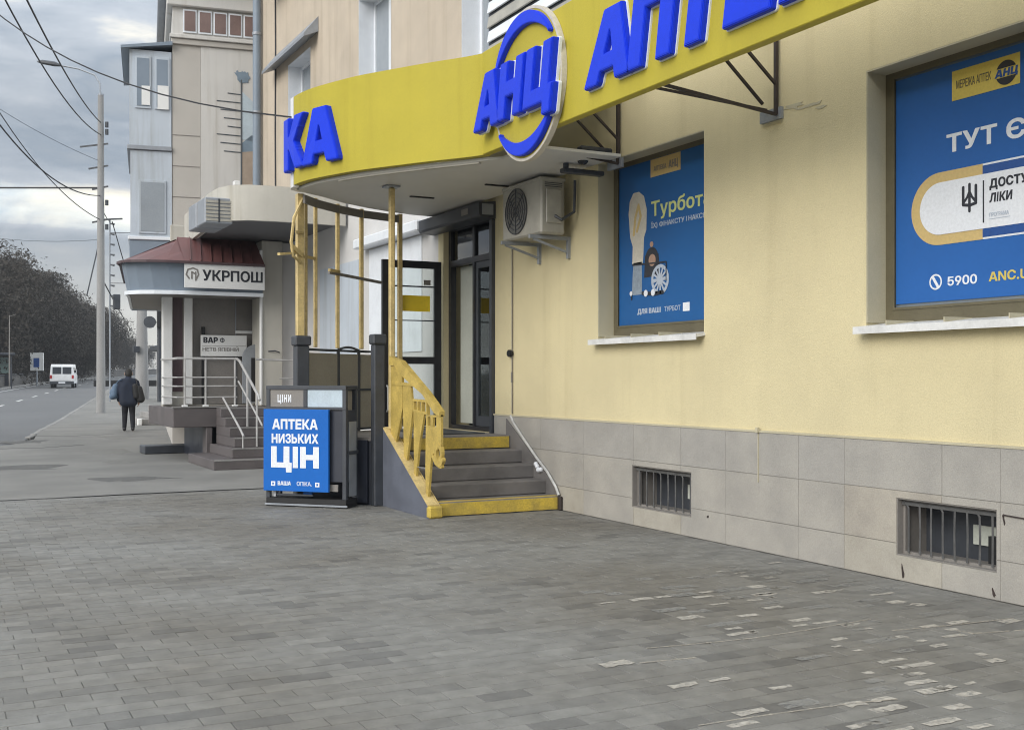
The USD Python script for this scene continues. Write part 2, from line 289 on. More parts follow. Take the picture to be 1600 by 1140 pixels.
def bar(a, b, w, h=None, up=(0, 0, 1)):
    """square bar from a to b"""
    a, b = np.array(a, float), np.array(b, float); h = h or w
    d = b - a; L = np.linalg.norm(d); d /= L
    u = np.array(up, float); s_ = np.cross(d, u)
    if np.linalg.norm(s_) < 1e-3: s_ = np.cross(d, [1, 0, 0])
    s_ /= np.linalg.norm(s_); u = np.cross(s_, d)
    m = trimesh.creation.box([L, w, h]); T = np.eye(4); T[:3, 0], T[:3, 1], T[:3, 2], T[:3, 3] = d, s_, u, (a + b) / 2
    m.apply_transform(T); return m
def ext(poly, h):
    gs = [g for g in getattr(poly, 'geoms', [poly]) if g.geom_type == 'Polygon' and g.area > 1e-8]
    return trimesh.util.concatenate([trimesh.creation.extrude_polygon(g, h, engine='earcut') for g in gs])
def place(m, o, ex, ey):
    """local x -> ex, y -> ey, z -> ex x ey at origin o"""
    ex, ey = np.array(ex, float), np.array(ey, float); T = np.eye(4); T[:3, 0], T[:3, 1], T[:3, 2], T[:3, 3] = ex, ey, np.cross(ex, ey), o
    m = m.copy(); m.apply_transform(T); return m
def yz(poly, x0, x1):
    """polygon in (Y,z) extruded from x0 to x1"""
    m = ext(poly, x1 - x0); T = np.eye(4); T[:3, :3] = np.array([[0, 0, 1], [1, 0, 0], [0, 1, 0]]); T[0, 3] = x0
    m.apply_transform(T); return m
def xz(poly, y0, y1):
    m = ext(poly, y1 - y0); T = np.eye(4); T[:3, :3] = np.array([[1, 0, 0], [0, 0, -1], [0, 1, 0]]); T[1, 3] = y1
    m.apply_transform(T); return m
FONT = None
def tpoly(text, h, weight=600, grow=0.0):
    # the bare upright letter is drawn as a plain stem; the font has it with slabs only
    if '\u0406' not in text: return tpoly0(text, h, weight, grow)
    out, x = [], 0.0; stem = h * (0.245 if weight >= 900 else 0.20 if weight >= 700 else 0.15); gap = h * (0.10 if weight >= 900 else 0.17)
    segs = text.split('\u0406')
    for i, sg_ in enumerate(segs):
        lead = len(sg_) - len(sg_.lstrip(' ')); tail = len(sg_) - len(sg_.rstrip(' ')); x += lead * h * 0.3
        if sg_.strip():
            p = tpoly0(sg_.strip(), h, weight, grow); p = affinity.translate(p, x - p.bounds[0], 0); out.append(p)
            x = p.bounds[2] + (0 if sg_.strip()[-1] != '\u0426' or weight < 900 else -h * 0.05)
        x += (tail * h * 0.3 if lead == 0 or sg_.strip() else 0)
        if i < len(segs) - 1:
            x += gap if x > 0 else 0; out.append(sbox(x, 0, x + stem, h)); x += stem + gap
    return unary_union(out)
def tpoly0(text, h, weight=600, grow=0.0):
    from PIL import Image, ImageDraw, ImageFont
    from shapely import box as sb, union_all
    f = ImageFont.truetype(glob.glob('/opt/blender-*/*/datafiles/fonts/Inter.woff2')[0], 120)
    try: f.set_variation_by_axes([32, weight])
    except Exception: pass
    x0, y0, x1, y1 = f.getbbox(text, anchor='ls')
    im = Image.new('L', (x1 - x0 + 8, y1 - y0 + 8)); ImageDraw.Draw(im).text((4 - x0, 4 - y0), text, 255, f, anchor='ls')
    on = np.pad(np.asarray(im) > 127, ((0, 0), (1, 1))).astype(np.int8)
    rows, st = np.nonzero(np.diff(on, axis=1) == 1); en = np.nonzero(np.diff(on, axis=1) == -1)[1]
    s = union_all(sb(st, -rows - 1, en, -rows)).buffer(0.8).buffer(-0.8).simplify(0.8)
    k = h / 87.3
    s = affinity.affine_transform(s, [k, 0, 0, k, -4 * k, (4 - y0) * k])
    return s.buffer(grow) if grow else s
def ital(p, a=0.18): return affinity.affine_transform(p, [1, a, 0, 1, 0, 0])
def puffy(poly, depth, round_=0.02):
    layers, ms = 4, []
    for i in range(layers):
        t = math.pi / 2 * i / (layers - 1)
        q = poly.buffer(-round_ * (1 - math.cos(t)))
        if q.is_empty: break
        ms.append(ext(q, depth - round_ + round_ * math.sin(t)))
    return trimesh.util.concatenate(ms)
def fit(poly, w):
    x0, _, x1, _ = poly.bounds
    return affinity.scale(poly, w / (x1 - x0), 1, origin=(x0, 0))

# ------------------------------------------------------------------ ground
def gz(y):
    y = np.asarray(y, float); t = np.clip(y - 36, 0, None)
    return np.where(t < 10, 0.0115 * t * t / 20, 0.0115 * (t - 5)) - np.clip(y - 330, 0, None) * 0.0115
def kx(y):
    """X of the kerb line on the near side of the road"""
    y = np.asarray(y, float); return 2.84 + 0.167 * (y - 35) + 0.0005 * np.clip(y - 100, 0, 200) ** 2 + np.clip(y - 300, 0, None) * 0.2
def sheet(x0f, x1f, ys, zf, nx=2):
    v, f = [], []
    for y in ys:
        for i in range(nx):
            t = i / (nx - 1); x = x0f(y) * (1 - t) + x1f(y) * t; v.append((x, y, zf(x, y)))
    for j in range(len(ys) - 1):
        for i in range(nx - 1):
            a = j * nx + i; f += [[a, a + 1, a + nx + 1], [a, a + nx + 1, a + nx]]
    return trimesh.Trimesh(v, f, process=False)
ys = [-300, -100, -40, -10, 0, 10, 20, 27, 30, 33, 36, 40, 46, 55, 70, 90, 120, 160, 210, 270, 330, 420, 600, 900, 1500]
solo('ground', sheet(lambda y: -900, lambda y: 900, ys, lambda x, y: float(gz(y)) - 0.22, 12), M['soil'], 'bare brown earth stretching to the horizon under everything', kind='structure')
def sst(a, b, y): t = min(max((y - a) / (b - a), 0), 1); return t * t * (3 - 2 * t)
rys = list(np.arange(-60, 27, 6)) + list(np.arange(27, 46, 1.0)) + list(np.arange(46, 340, 7))
road = solo('road', sheet(lambda y: float(kx(y)) - 8.4, lambda y: float(kx(y)) + 0.0, rys, lambda x, y: float(gz(y)) - 0.12 * sst(26.5, 36, y) - 0.004, 5), M['asphalt'], 'grey asphalt road running away to the left of the buildings', kind='structure')
mk = []
for y in np.arange(60, 240, 9.0):
    mk.append(sheet(lambda q: float(kx(q)) - 4.2, lambda q: float(kx(q)) - 4.05, [y, y + 1.5, y + 3], lambda x, q: float(gz(q)) - 0.12))
mk.append(sheet(lambda q: float(kx(q)) - 7.9, lambda q: float(kx(q)) - 7.7, list(np.arange(40, 300, 7)), lambda x, q: float(gz(q)) - 0.12))
part(road, 'lane_marking', mk, M['roadpaint'], kind='stuff')
# pavement slab (smooth asphalt walk) beyond the pavers
walk_pts = [(kx(y), y) for y in np.arange(36, 200, 4)]
wpoly = [(-14, 15.15), (-14, 26.2), (0.2, 26.4), (1.6, 27.6), (2.3, 30), (2.62, 33), (2.84, 35)] + [(float(a), float(b)) for a, b in walk_pts] + [(46, 196), (30, 110), (16, 60), (14, 15.15)]
def drape(poly, zoff, cell=4.0, skirt=0.25):
    ms = []
    x0, y0, x1, y1 = poly.bounds
    yy = list(np.arange(y0, y1, cell)) + [y1]
    for a, b in zip(yy[:-1], yy[1:]):
        q = poly.intersection(sbox(x0 - 1, a, x1 + 1, b))
        for g in getattr(q, 'geoms', [q]):
            if g.geom_type == 'Polygon' and g.area > 1e-6:
                v, f = trimesh.creation.triangulate_polygon(g, engine='earcut'); v = np.c_[v, gz(v[:, 1]) + zoff]
                m = trimesh.Trimesh(v, f, process=False)
                if m.face_normals[:, 2].mean() < 0: m.invert()
                ms.append(m)
    return trimesh.util.concatenate(ms)
WP = Polygon(wpoly)
walk = solo('sidewalk', drape(WP, 0.0), M['walk'], 'grey worn asphalt sidewalk beyond the pavers along the road', kind='structure')
# kerb stones with gaps
kerb = UsdGeom.Xform.Define(stage, numbered('/World', 'kerb')); LOC['/World/kerb'] = np.zeros(3)
tag(kerb.GetPrim(), 'row of pale kerb stones between road and sidewalk', kind='structure')
yk = 33.6
kp = LineString([(2.3, 31.9), (2.55, 33.0), (2.84, 35)] + [(float(kx(y)), y) for y in np.arange(36, 130, 2)])
dist = 0.0
while dist < min(kp.length - 1.1, 70):
    a, b = kp.interpolate(dist), kp.interpolate(dist + 0.985)
    ang = math.degrees(math.atan2(b.y - a.y, b.x - a.x)); my = (a.y + b.y) / 2
    m = bx(-0.492, 0.492, -0.075, 0.075, -0.22, 0.012 + R.uniform(-0.006, 0.006), 0.02)
    m = mv(rot(m, ang), (a.x + b.x) / 2, my, float(gz(my)))
    if dist < 2.0: m = mv(rot(m, R.uniform(-4, 4), m.centroid), 0, 0, -0.035 + 0.02 * dist)
    part('/World/kerb', 'kerb_stone', m, M['kerb'])
    dist += 1.0
# pavers
pav = UsdGeom.Xform.Define(stage, numbered('/World', 'pavement')); LOC['/World/pavement'] = np.zeros(3)
tag(pav.GetPrim(), 'grey paved forecourt of narrow blocks in front of the yellow shop', kind='structure')
part('/World/pavement', 'sand_bed', bx(-14, 6.40, -8, 15.148, -0.30, -0.006), M['sand'], kind='structure')
PL, PW, GAP = 0.25, 0.125, 0.0034
def paver_mesh(x, y, dz, plen=PL):
    l, w, c = plen / 2 - GAP / 2, PW / 2 - GAP / 2, 0.0024
    v = [(sx * (l - k), sy * (w - k), z) for z, k in ((-0.02, 0), (-0.0035, 0), (0, c)) for sx, sy in ((-1, -1), (1, -1), (1, 1), (-1, 1))]
    v = np.array(v) + [x, y, dz]
    f = []
    for b in (0, 4):
        for i in range(4):
            j = (i + 1) % 4; f += [[b + i, b + j, b + 4 + j], [b + i, b + 4 + j, b + 4 + i]]
    f += [[8, 9, 10], [8, 10, 11]]
    return v, np.array(f)
cands = []
row = 0
y = 2.6
while y < 15.1:
    x = -5.2 + (row % 2) * PL / 2 + R.uniform(-0.01, 0.01)
    while x < 6.27:
        f_ = x * SN + y * CS; r_ = x * CS - y * SN
        if f_ > 2.5 and abs(r_ / f_) < 0.62 and f_ < 16:
            seen = abs(r_ / f_) < 0.457 and f_ > 4.79
            cands.append((f_ if seen else 50 + f_, x, y, PL))
        x += PL
    e = 6.394 - (x - PL / 2)
    if e > 0.03: cands.append((60.0 + y, x - PL / 2 + e / 2, y, e))
    y += PW; row += 1
cands.sort()
sv, sf, off, tones = [], [], 0, []
for i, (_, x, y, pln) in enumerate(cands):
    v, f = paver_mesh(x, y, R.uniform(-0.0018, 0.0012), pln)
    v[:, 2] += (v[:, 0] - x) * R.uniform(-0.008, 0.008) + (v[:, 1] - y) * R.uniform(-0.012, 0.012)
    if i < 300:
        part('/World/pavement', 'paver', (v, f), PAVERS[int(R.choice(7, p=[.09, .10, .2, .21, .17, .13, .10]))])
    else:
        sv.append(v); sf.append(f + off); off += len(v); tones += [R.uniform()] * len(v)
pfield = part('/World/pavement', 'paver_field', (np.vstack(sv), np.vstack(sf)), PAVER, kind='stuff')
UsdGeom.PrimvarsAPI(stage.GetPrimAtPath(pfield)).CreatePrimvar('tone', Sdf.ValueTypeNames.FloatArray, 'vertex').Set(Vt.FloatArray.FromNumpy(np.array(tones, np.float32)))
# light worn patches and pale repaired seams
chips = [(4.15, 6.7, .18, .14), (4.75, 6.95, .14, .16), (4.77, 6.65, .28, .2), (4.64, 6.32, .22, .14), (5.21, 6.86, .29, .16), (5.06, 6.36, .32, .12), (4.27, 6.02, .25, .12), (4.24, 5.77, .16, .1), (5.69, 6.77, .3, .17), (5.81, 6.4, .33, .16), (5.58, 5.96, .18, .09), (5.65, 5.66, .22, .11), (5.76, 5.53, .13, .11), (4.35, 5.44, .35, .25), (5.19, 5.54, .21, .1), (5.92, 6.05, .28, .2), (6.03, 5.86, .18, .19), (5.71, 5.16, .25, .24), (5.37, 4.91, .12, .07), (5.62, 4.88, .16, .07), (5.93, 4.76, .16, .11), (5.18, 5.11, .08, .07), (4.65, 4.91, .11, .06), (4.84, 4.75, .26, .1), (4.98, 4.73, .11, .06), (4.77, 4.45, .14, .07), (4.62, 4.26, .17, .08), (5.03, 4.08, .1, .08), (5.04, 4.44, .11, .06), (4.22, 4.55, .21, .07), (4.51, 4.68, .07, .04), (4.49, 4.18, .07, .06), (4.25, 4.19, .06, .05), (4.4, 4.09, .08, .06), (4.55, 3.87, .06, .04), (4.37, 3.8, .12, .06), (4.29, 3.88, .19, .09), (3.56, 3.96, .21, .1), (3.78, 3.87, .12, .08), (3.87, 3.69, .17, .08), (4.17, 3.55, .12, .08), (3.66, 3.59, .17, .07), (3.93, 3.45, .19, .07), (3.28, 3.99, .17, .08), (3.21, 4.99, .17, .11), (3.55, 4.89, .1, .05), (3.49, 4.49, .13, .05), (4.81, 5.41, .16, .08), (4.96, 5.13, .08, .05), (4.92, 4.95, .08, .05), (5.15, 6.05, .18, .11), (5.61, 6.98, .25, .12), (4.3, 6.37, .17, .09), (0.99, 11.0, .15, .12), (5.3, 6.37, .14, .1), (4.9, 6.1, .2, .1), (5.4, 6.2, .24, .1), (5.0, 5.8, .16, .08), (4.6, 5.6, .14, .07), (5.3, 4.6, .15, .06)]
def blob(x, y, w, d, n=13):
    a = np.sort(R.uniform(0, 2 * np.pi, n)); rr = R.uniform(0.45, 1.05, n)
    return Polygon([(x + 0.5 * w * r_ * math.copysign(abs(math.cos(t)) ** 0.7, math.cos(t)), y + 0.5 * d * r_ * math.copysign(abs(math.sin(t)) ** 0.7, math.sin(t))) for t, r_ in zip(a, rr)]).buffer(0)
for k in range(34):
    if k < 24: chips.append((R.uniform(4.0, 6.2), R.uniform(4.7, 7.1), R.uniform(.07, .25), R.uniform(.03, .07)))
    else: chips.append((R.uniform(2.7, 4.6), R.uniform(3.4, 4.6), R.uniform(.07, .2), R.uniform(.04, .1)))
def slab_patch(x, y, w, d):
    """worn face of one or two pavers: long sides follow the joints, short ends ragged"""
    d = min(d, PW * 0.92); n = 5
    yr = 2.6 + PW * round((y - 2.6) / PW)
    up = [(x - w / 2 + w * k / n + R.uniform(-.01, .01), yr + d / 2 * R.uniform(0.55, 1.0)) for k in range(n + 1)]
    dn = [(x + w / 2 - w * k / n + R.uniform(-.01, .01), yr - d / 2 * R.uniform(0.55, 1.0)) for k in range(n + 1)]
    return Polygon(up + dn).buffer(0)
for i, (x, y, w, d) in enumerate(chips):
    p = slab_patch(x, y, w, d)
    if i % 3 == 0: p = p.union(slab_patch(x + w * 0.5, y + PW * (1 if i % 2 else -1), w * 0.7, d * 0.8))
    part('/World/pavement', 'worn_patch', mv(ext(p, 0.0012), 0, 0, 0.0014), M['chip2'] if (w * d > 0.02 or i % 4 == 1) else M['chip'])
for ln, w in (([(3.54, 5.17), (3.82, 5.14), (4.2, 5.1), (4.64, 5.11), (5.19, 5.15)], .022), ([(3.34, 4.93), (3.64, 4.89)], .03), ([(5.42, 4.69), (5.44, 4.59), (5.79, 4.51)], .03), ([(2.95, 3.93), (3.33, 3.91), (3.78, 3.87), (4.01, 3.82)], .02), ([(5.09, 4.86), (5.47, 4.8), (6.01, 4.76)], .025)):
    p = LineString([(a + R.uniform(-.01, .01), b + R.uniform(-.01, .01)) for a, b in ln]).segmentize(0.12)
    p = unary_union([Point(*c).buffer(w * R.uniform(0.15, 0.5), 3) for c in p.coords] + [p.buffer(w * 0.2)])
    part('/World/pavement', 'pale_seam', mv(ext(p, 0.0026), 0, 0, 0.0014), M['seamchip'])
for x_, y_, w_, d_ in ((2.6, 17.5, 1.6, 1.1), (1.4, 20.5, 1.8, 1.6), (3.2, 24.2, 1.2, 2.2), (1.9, 29.0, 1.5, 2.0), (4.2, 30.0, 1.0, 2.4), (3.0, 21.0, 0.7, 1.2)):
    part(walk, 'repair_patch', mv(ext(blob(x_, y_, w_, d_, 19), 0.002), 0, 0, 0.0005), M['seamdark'] if w_ > 1.3 else M['chip2'])
# dark seam between pavers and asphalt, and across the drive
for ln in ([(-3, 15.12), (0.77, 15.05), (2.5, 15.18), (4.13, 15.16)], [(-4, 26.6), (0.5, 26.3), (2.2, 26.2), (3.1, 26.9)], [(2.3, 31.4), (3.4, 31.3), (4.4, 31.7)]):
    p = LineString([(a, b + R.uniform(-.02, .02)) for a, b in LineString(ln).segmentize(0.4).coords]).buffer(0.014)
    part(walk, 'seam', mv(ext(p, 0.004), 0, 0, 0.0), M['black'])

# ------------------------------------------------------------------ the pharmacy building
XW = 6.40
pb = thing('pharmacy_building', 'long cream and pink rendered building housing the pharmacy, grey tiled plinth', 'building', (XW, 8, 0))
W1, W2 = sbox(8.45, 1.92, 10.32, 3.82), sbox(4.4, 1.90, 6.41, 3.87)
B1, B2 = sbox(8.62, 0.19, 9.62, 0.61), sbox(5.20, 0.19, 6.08, 0.61)
DOOR = sbox(12.85, 0.80, 14.42, 3.74)
low = sbox(1.0, 0.0, 14.6, 4.95).difference(unary_union([W1, W2, B1, B2, DOOR]))
part(pb, 'lower_wall', yz(low, XW + 0.02, XW + 0.42), M['cream'])
part(pb, 'side_wall', yz(sbox(14.6, 0, 24.6, 4.95), XW + 0.03, XW + 0.42), M['greyrender'])
UA, UB, UC = sbox(20.55, 5.7, 22.05, 7.78), sbox(16.38, 5.7, 17.88, 7.85), sbox(12.86, 5.7, 13.78, 7.85)
part(pb, 'upper_wall', yz(sbox(1.0, 4.95, 24.6, 11.2).difference(unary_union([UA, UB, UC])), XW + 0.0, XW + 0.42), M['pink'])
part(pb, 'end_wall', bx(XW + 0.42, 14, 24.3, 24.6, 0, 11.2), M['pink'])
part(pb, 'roof', bx(XW - 0.35, 14.2, 0.8, 24.8, 11.2, 11.45, 0.03), M['galv'])
part(pb, 'back_wall', bx(13.8, 14.1, 1.0, 24.3, 0, 11.2), M['pink'])
part(pb, 'near_end_wall', bx(XW + 0.42, 13.8, 1.0, 1.3, 0, 11.2), M['pink'])
# plinth tiles
rows = [(0.005, 0.272), (0.278, 0.664), (0.670, 1.030)]
cuts = [12.78, 11.55, 10.58, 9.60, 8.78, 8.10, 7.14, 6.62, 5.66, 5.17, 4.25, 3.3, 2.3, 1.3]
holes = unary_union([B1, B2])
for ri, (z0, z1) in enumerate(rows):
    for a, b in zip(cuts[:-1], cuts[1:]):
        o = R.uniform(-0.004, 0.004)
        q = sbox(b + 0.002, z0, a - 0.002, z1 + R.uniform(-0.001, 0.001)).difference(holes.buffer(0.004, join_style=2))
        for g in getattr(q, 'geoms', [q]):
            if g.area > 0.003:
                w = [TILE[1], TILE[1], TILE[4], TILE[1]] if ri == 0 else ([TILE[1], TILE[2], TILE[1], TILE[1]] if ri == 1 else [TILE[0], TILE[3], TILE[0], TILE[0]])
                part(pb, 'plinth_tile', yz(g, XW - 0.003 + R.uniform(-0.001, 0.001), XW + 0.004), w[int(R.integers(4))])
part(pb, 'plinth_mortar', yz(sbox(1.3, 0, 12.79, 1.031).difference(holes), XW + 0.0005, XW + 0.018), M['mortar'])
part(pb, 'plinth_cap', yz(sbox(1.3, 1.032, 12.80, 1.05), XW - 0.008, XW + 0.02), M['reveal'])
# two shop windows
def shop_window(Y0, Y1, z0, z1, label):
    fx = XW + 0.215
    fr = sbox(Y0, z0, Y1, z1).difference(sbox(Y0 + 0.09, z0 + 0.13, Y1 - 0.09, z1 - 0.05))
    w = part(pb, 'window', yz(fr, fx, fx + 0.06), M['olive'], label=label)
    part(w, 'pane', yz(sbox(Y0 + 0.09, z0 + 0.13, Y1 - 0.09, z1 - 0.05), fx + 0.022, fx + 0.03), M['paneglass'])
    part(w, 'bead', yz(sbox(Y0 + 0.085, z0 + 0.125, Y1 - 0.085, z1 - 0.045).difference(sbox(Y0 + 0.105, z0 + 0.145, Y1 - 0.105, z1 - 0.065)), fx - 0.006, fx), M['olive'])
    s_ = Polygon([(XW - 0.085, z0 - 0.035), (XW - 0.085, z0 - 0.005), (fx, z0 + 0.03), (fx, z0 - 0.002), (XW + 0.02, z0 - 0.018), (XW - 0.075, z0 - 0.035)])
    m = ext(s_, Y1 - Y0 + 0.05); T = np.eye(4); T[:3, :3] = np.array([[1, 0, 0], [0, 0, -1], [0, 1, 0]]); T[1, 3] = Y1 + 0.03; m.apply_transform(T)
    part(w, 'sill', [m, bx(XW - 0.09, XW - 0.083, Y0 - 0.02, Y1 + 0.03, z0 - 0.06, z0 - 0.004)], M['silltin'])
    for k in range(3):
        yk_ = Y1 - 0.3 - k * (Y1 - Y0 - 0.4) / 3
        part(w, 'sill_joint', bx(XW - 0.075, fx - 0.01, yk_, yk_ + 0.01, z0 - 0.003, z0 + 0.034), M['reveal'])
    # rendered reveal lining
    part(w, 'reveal', [bx(XW + 0.021, fx, Y1 - 0.012, Y1 - 0.001, z0 + 0.03, z1 - 0.001), bx(XW + 0.021, fx, Y0 + 0.001, Y1 - 0.012, z1 - 0.012, z1 - 0.001)], M['reveal'])
shop_window(8.45, 10.32, 1.92, 3.82, 'shop window nearer the entrance, covered by a blue poster')
shop_window(4.4, 6.41, 1.90, 3.87, 'large shop window at the right end, covered by a blue poster')
# basement windows
for (Y0, Y1, lab) in ((8.62, 9.62, 'barred basement opening nearer the steps'), (5.20, 6.08, 'barred basement opening at the right')):
    z0, z1 = 0.19, 0.61
    b = part(pb, 'basement_window', yz(sbox(Y0, z0, Y1, z1).difference(sbox(Y0 + 0.025, z0 + 0.025, Y1 - 0.025, z1 - 0.025)), XW + 0.06, XW + 0.10), M['taupe'], label=lab)
    part(b, 'lining', yz(sbox(Y0 + 0.0005, z0 + 0.0005, Y1 - 0.0005, z1 - 0.0005).difference(sbox(Y0 + 0.006, z0 + 0.006, Y1 - 0.006, z1 - 0.006)), XW + 0.001, XW + 0.30), M['taupe'])
    part(b, 'backing', yz(sbox(Y0, z0, Y1, z1), XW + 0.30, XW + 0.32), M['charcoal'])
    part(b, 'board', yz(sbox(Y0 + 0.05, z0 + 0.12, Y0 + 0.42, z1 - 0.16), XW + 0.27, XW + 0.295), M['roomlight'])
    part(b, 'pipe_cover', yz(sbox(Y0 + 0.08, z0 + 0.0, Y0 + 0.25, z0 + 0.2), XW + 0.22, XW + 0.268), M['black'])
    for k in range(8):
        yy_ = Y0 + 0.07 + k * (Y1 - Y0 - 0.14) / 7
        top = z1 - 0.03
        part(b, 'bar', tube([(XW + 0.045, yy_, z0 + 0.02), (XW + 0.045, yy_ + R.uniform(-.006, .006), (z0 + z1) / 2), (XW + 0.045, yy_, top - 0.04), (XW + 0.045, yy_ + (0.03 if k % 3 == 1 else 0), top)], 0.008, 5), M['barpaint'])
    part(b, 'cross_bar', bx(XW + 0.04, XW + 0.052, Y0 + 0.01, Y1 - 0.01, z1 - 0.05, z1 - 0.025), M['barpaint'])
# dark marks of broken plinth at the ground
for (yy_, zz, w, h) in ((6.02, 0.07, 0.025, 0.14), (5.22, 0.06, 0.03, 0.08), (8.36, 0.22, 0.04, 0.03), (5.14, 0.56, 0.02, 0.10)):
    part(pb, 'chipped_spot', yz(affinity.rotate(blob(yy_, zz, w, h, 9), -12), XW - 0.009, XW - 0.003), M['rust'])
part(pb, 'wall_crack', tube([(XW - 0.008, 5.14, 0.585), (XW - 0.008, 4.9, 0.575), (XW - 0.008, 4.4, 0.57)], 0.006, 4), M['rust'])
part(pb, 'plinth_clamp', [bx(XW - 0.03, XW - 0.005, 7.63, 7.66, 1.03, 1.075), bx(XW - 0.012, XW - 0.003, 7.641, 7.649, 0.60, 1.03)], M['reveal'])
part(pb, 'plaster_scuff', yz(unary_union([blob(7.22, 3.78, .3, .06), blob(7.05, 3.74, .34, .04), blob(6.9, 3.70, .16, .03)]), XW + 0.0165, XW + 0.0205), M['reveal'])
# entrance door set
fx = XW + 0.10
df = DOOR.difference(unary_union([sbox(12.95, 0.86, 13.58, 3.06), sbox(13.64, 0.86, 14.34, 3.06), sbox(12.95, 3.14, 13.58, 3.56), sbox(13.64, 3.14, 14.34, 3.56)]))
d = part(pb, 'door_frame', yz(df, fx, fx + 0.08), M['dark'])
part(d, 'transom_pane', yz(sbox(12.95, 3.14, 13.58, 3.56), fx + 0.03, fx + 0.04), M['glassdim'])
part(d, 'transom_pane', yz(sbox(13.64, 3.14, 14.34, 3.56), fx + 0.03, fx + 0.04), M['glassdim'])
part(d, 'jamb_post', bx(XW - 0.03, XW + 0.09, 12.80, 12.87, 0.80, 3.535), M['charcoal'])
fixed = part(pb, 'fixed_leaf', yz(sbox(12.955, 0.865, 13.575, 3.055).difference(sbox(13.03, 1.0, 13.50, 2.97)), fx + 0.015, fx + 0.06), M['charcoal'])
part(fixed, 'glass', yz(sbox(13.03, 1.0, 13.50, 2.97), fx + 0.035, fx + 0.042), M['glassdim'])
leaf = part(pb, 'open_door_leaf', xz(sbox(5.50, 0.84, 6.38, 3.13).difference(unary_union([sbox(5.60, 1.80, 6.28, 3.03), sbox(5.60, 0.95, 6.28, 1.70)])), 14.40, 14.45), M['dark'], label='dark glazed door leaf swung open')
part(leaf, 'glass', xz(sbox(5.60, 1.80, 6.28, 3.03), 14.42, 14.428), M['glass'])
part(leaf, 'glass', xz(sbox(5.60, 0.95, 6.28, 1.70), 14.42, 14.428), M['glass'])
part(leaf, 'sticker', xz(sbox(5.80, 2.43, 6.21, 2.65), 14.412, 14.4185), M['sticker'], label='yellow notice stuck on the glass')
part(leaf, 'glazing_bar', [bx(5.60, 6.28, 14.405, 14.419, 2.765, 2.785), bx(5.60, 6.28, 14.405, 14.419, 2.295, 2.31)], M['charcoal'])
part(leaf, 'handle', tube([(5.56, 14.39, 1.05), (5.56, 14.35, 1.07), (5.56, 14.35, 1.38), (5.56, 14.39, 1.40)], 0.014, 6), M['white'])
part(leaf, 'price_paper', xz(sbox(6.12, 2.80, 6.22, 2.87), 14.412, 14.4185), M['taupe'])
# interior room
room = part(pb, 'shop_room', [bx(6.83, 10.5, 12.2, 12.3, 0.8, 3.9), bx(6.83, 10.5, 15.9, 16.0, 0.8, 3.9), bx(10.4, 10.5, 12.3, 15.9, 0.8, 3.9), bx(6.83, 10.5, 12.2, 16.0, 3.9, 4.0), bx(6.43, 10.5, 12.3, 15.9, 0.70, 0.798)], M['room'])
part(room, 'blind', bx(XW + 0.24, XW + 0.26, 13.05, 14.32, 0.88, 3.06), M['roomlight'])
part(room, 'shelf', [bx(8.6, 10.3, 13.4, 15.5, h, h + 0.03) for h in (1.2, 1.7, 2.2, 2.7)], M['white'])
# roller shutter box
sh = part(pb, 'shutter_box', [trimesh.convex.convex_hull(np.array([(x, y, z) for y in (12.78, 14.75) for x, z in ((XW + 0.02, 3.54), (XW - 0.20, 3.56), (XW - 0.22, 3.59), (XW - 0.22, 3.735), (XW + 0.02, 3.76))]))], M['charcoal'])
part(sh, 'end_cap', bx(XW - 0.18, XW - 0.02, 12.768, 12.779, 3.58, 3.72, 0.004), M['galv'])
part(sh, 'paper_label', bx(XW - 0.226, XW - 0.221, 13.1, 13.3, 3.62, 3.70), M['taupe'])
# upper windows
def upper_window(poly, lab):
    Y0, z0, Y1, z1 = poly.bounds
    fx_ = XW + 0.27
    w = part(pb, 'upper_window', yz(poly.difference(unary_union([sbox(Y0 + 0.08, z0 + 0.08, (Y0 + Y1) / 2 - 0.05, z1 - 0.08), sbox((Y0 + Y1) / 2 + 0.05, z0 + 0.08, Y1 - 0.08, z1 - 0.08)])), fx_, fx_ + 0.06), M['whitepl'], label=lab)
    part(w, 'pane', yz(sbox(Y0 + 0.08, z0 + 0.08, (Y0 + Y1) / 2 - 0.05, z1 - 0.08), fx_ + 0.02, fx_ + 0.03), M['palepane'])
    part(w, 'pane', yz(sbox((Y0 + Y1) / 2 + 0.05, z0 + 0.08, Y1 - 0.08, z1 - 0.08), fx_ + 0.02, fx_ + 0.03), M['palepane'])
    part(w, 'reveal', [bx(XW + 0.004, fx_, Y1 - 0.015, Y1 - 0.002, z0 + 0.002, z1 - 0.002), bx(XW + 0.004, fx_, Y0 + 0.002, Y1 - 0.015, z1 - 0.015, z1 - 0.002)], M['whitepl'])
    return w
wa = upper_window(UA, 'upper window under the slanted grey hood')
part(wa, 'hood', trimesh.convex.convex_hull(np.array([(x, y, z) for y in (20.05, 23.0) for x, z in ((XW - 0.005, 7.92), (XW - 0.005, 8.2), (XW - 0.28, 7.86), (XW - 0.28, 7.80))])), M['galv'])
upper_window(UB, 'tall upper window in the middle of the pink wall')
upper_window(UC, 'upper window beside the slatted panel')
lv = part(pb, 'louvre_panel', bx(XW - 0.06, XW - 0.003, 9.0, 12.82, 5.55, 8.2), M['charcoal'])
for k in range(14):
    z = 5.58 + k * 0.185
    part(lv, 'slat', rot(bx(XW - 0.10, XW - 0.075, 9.0, 12.80, z, z + 0.15, 0.004), 10, (XW - 0.09, 0, z), (0, 1, 0)), M['whitepl'] if k % 2 else M['ac'])
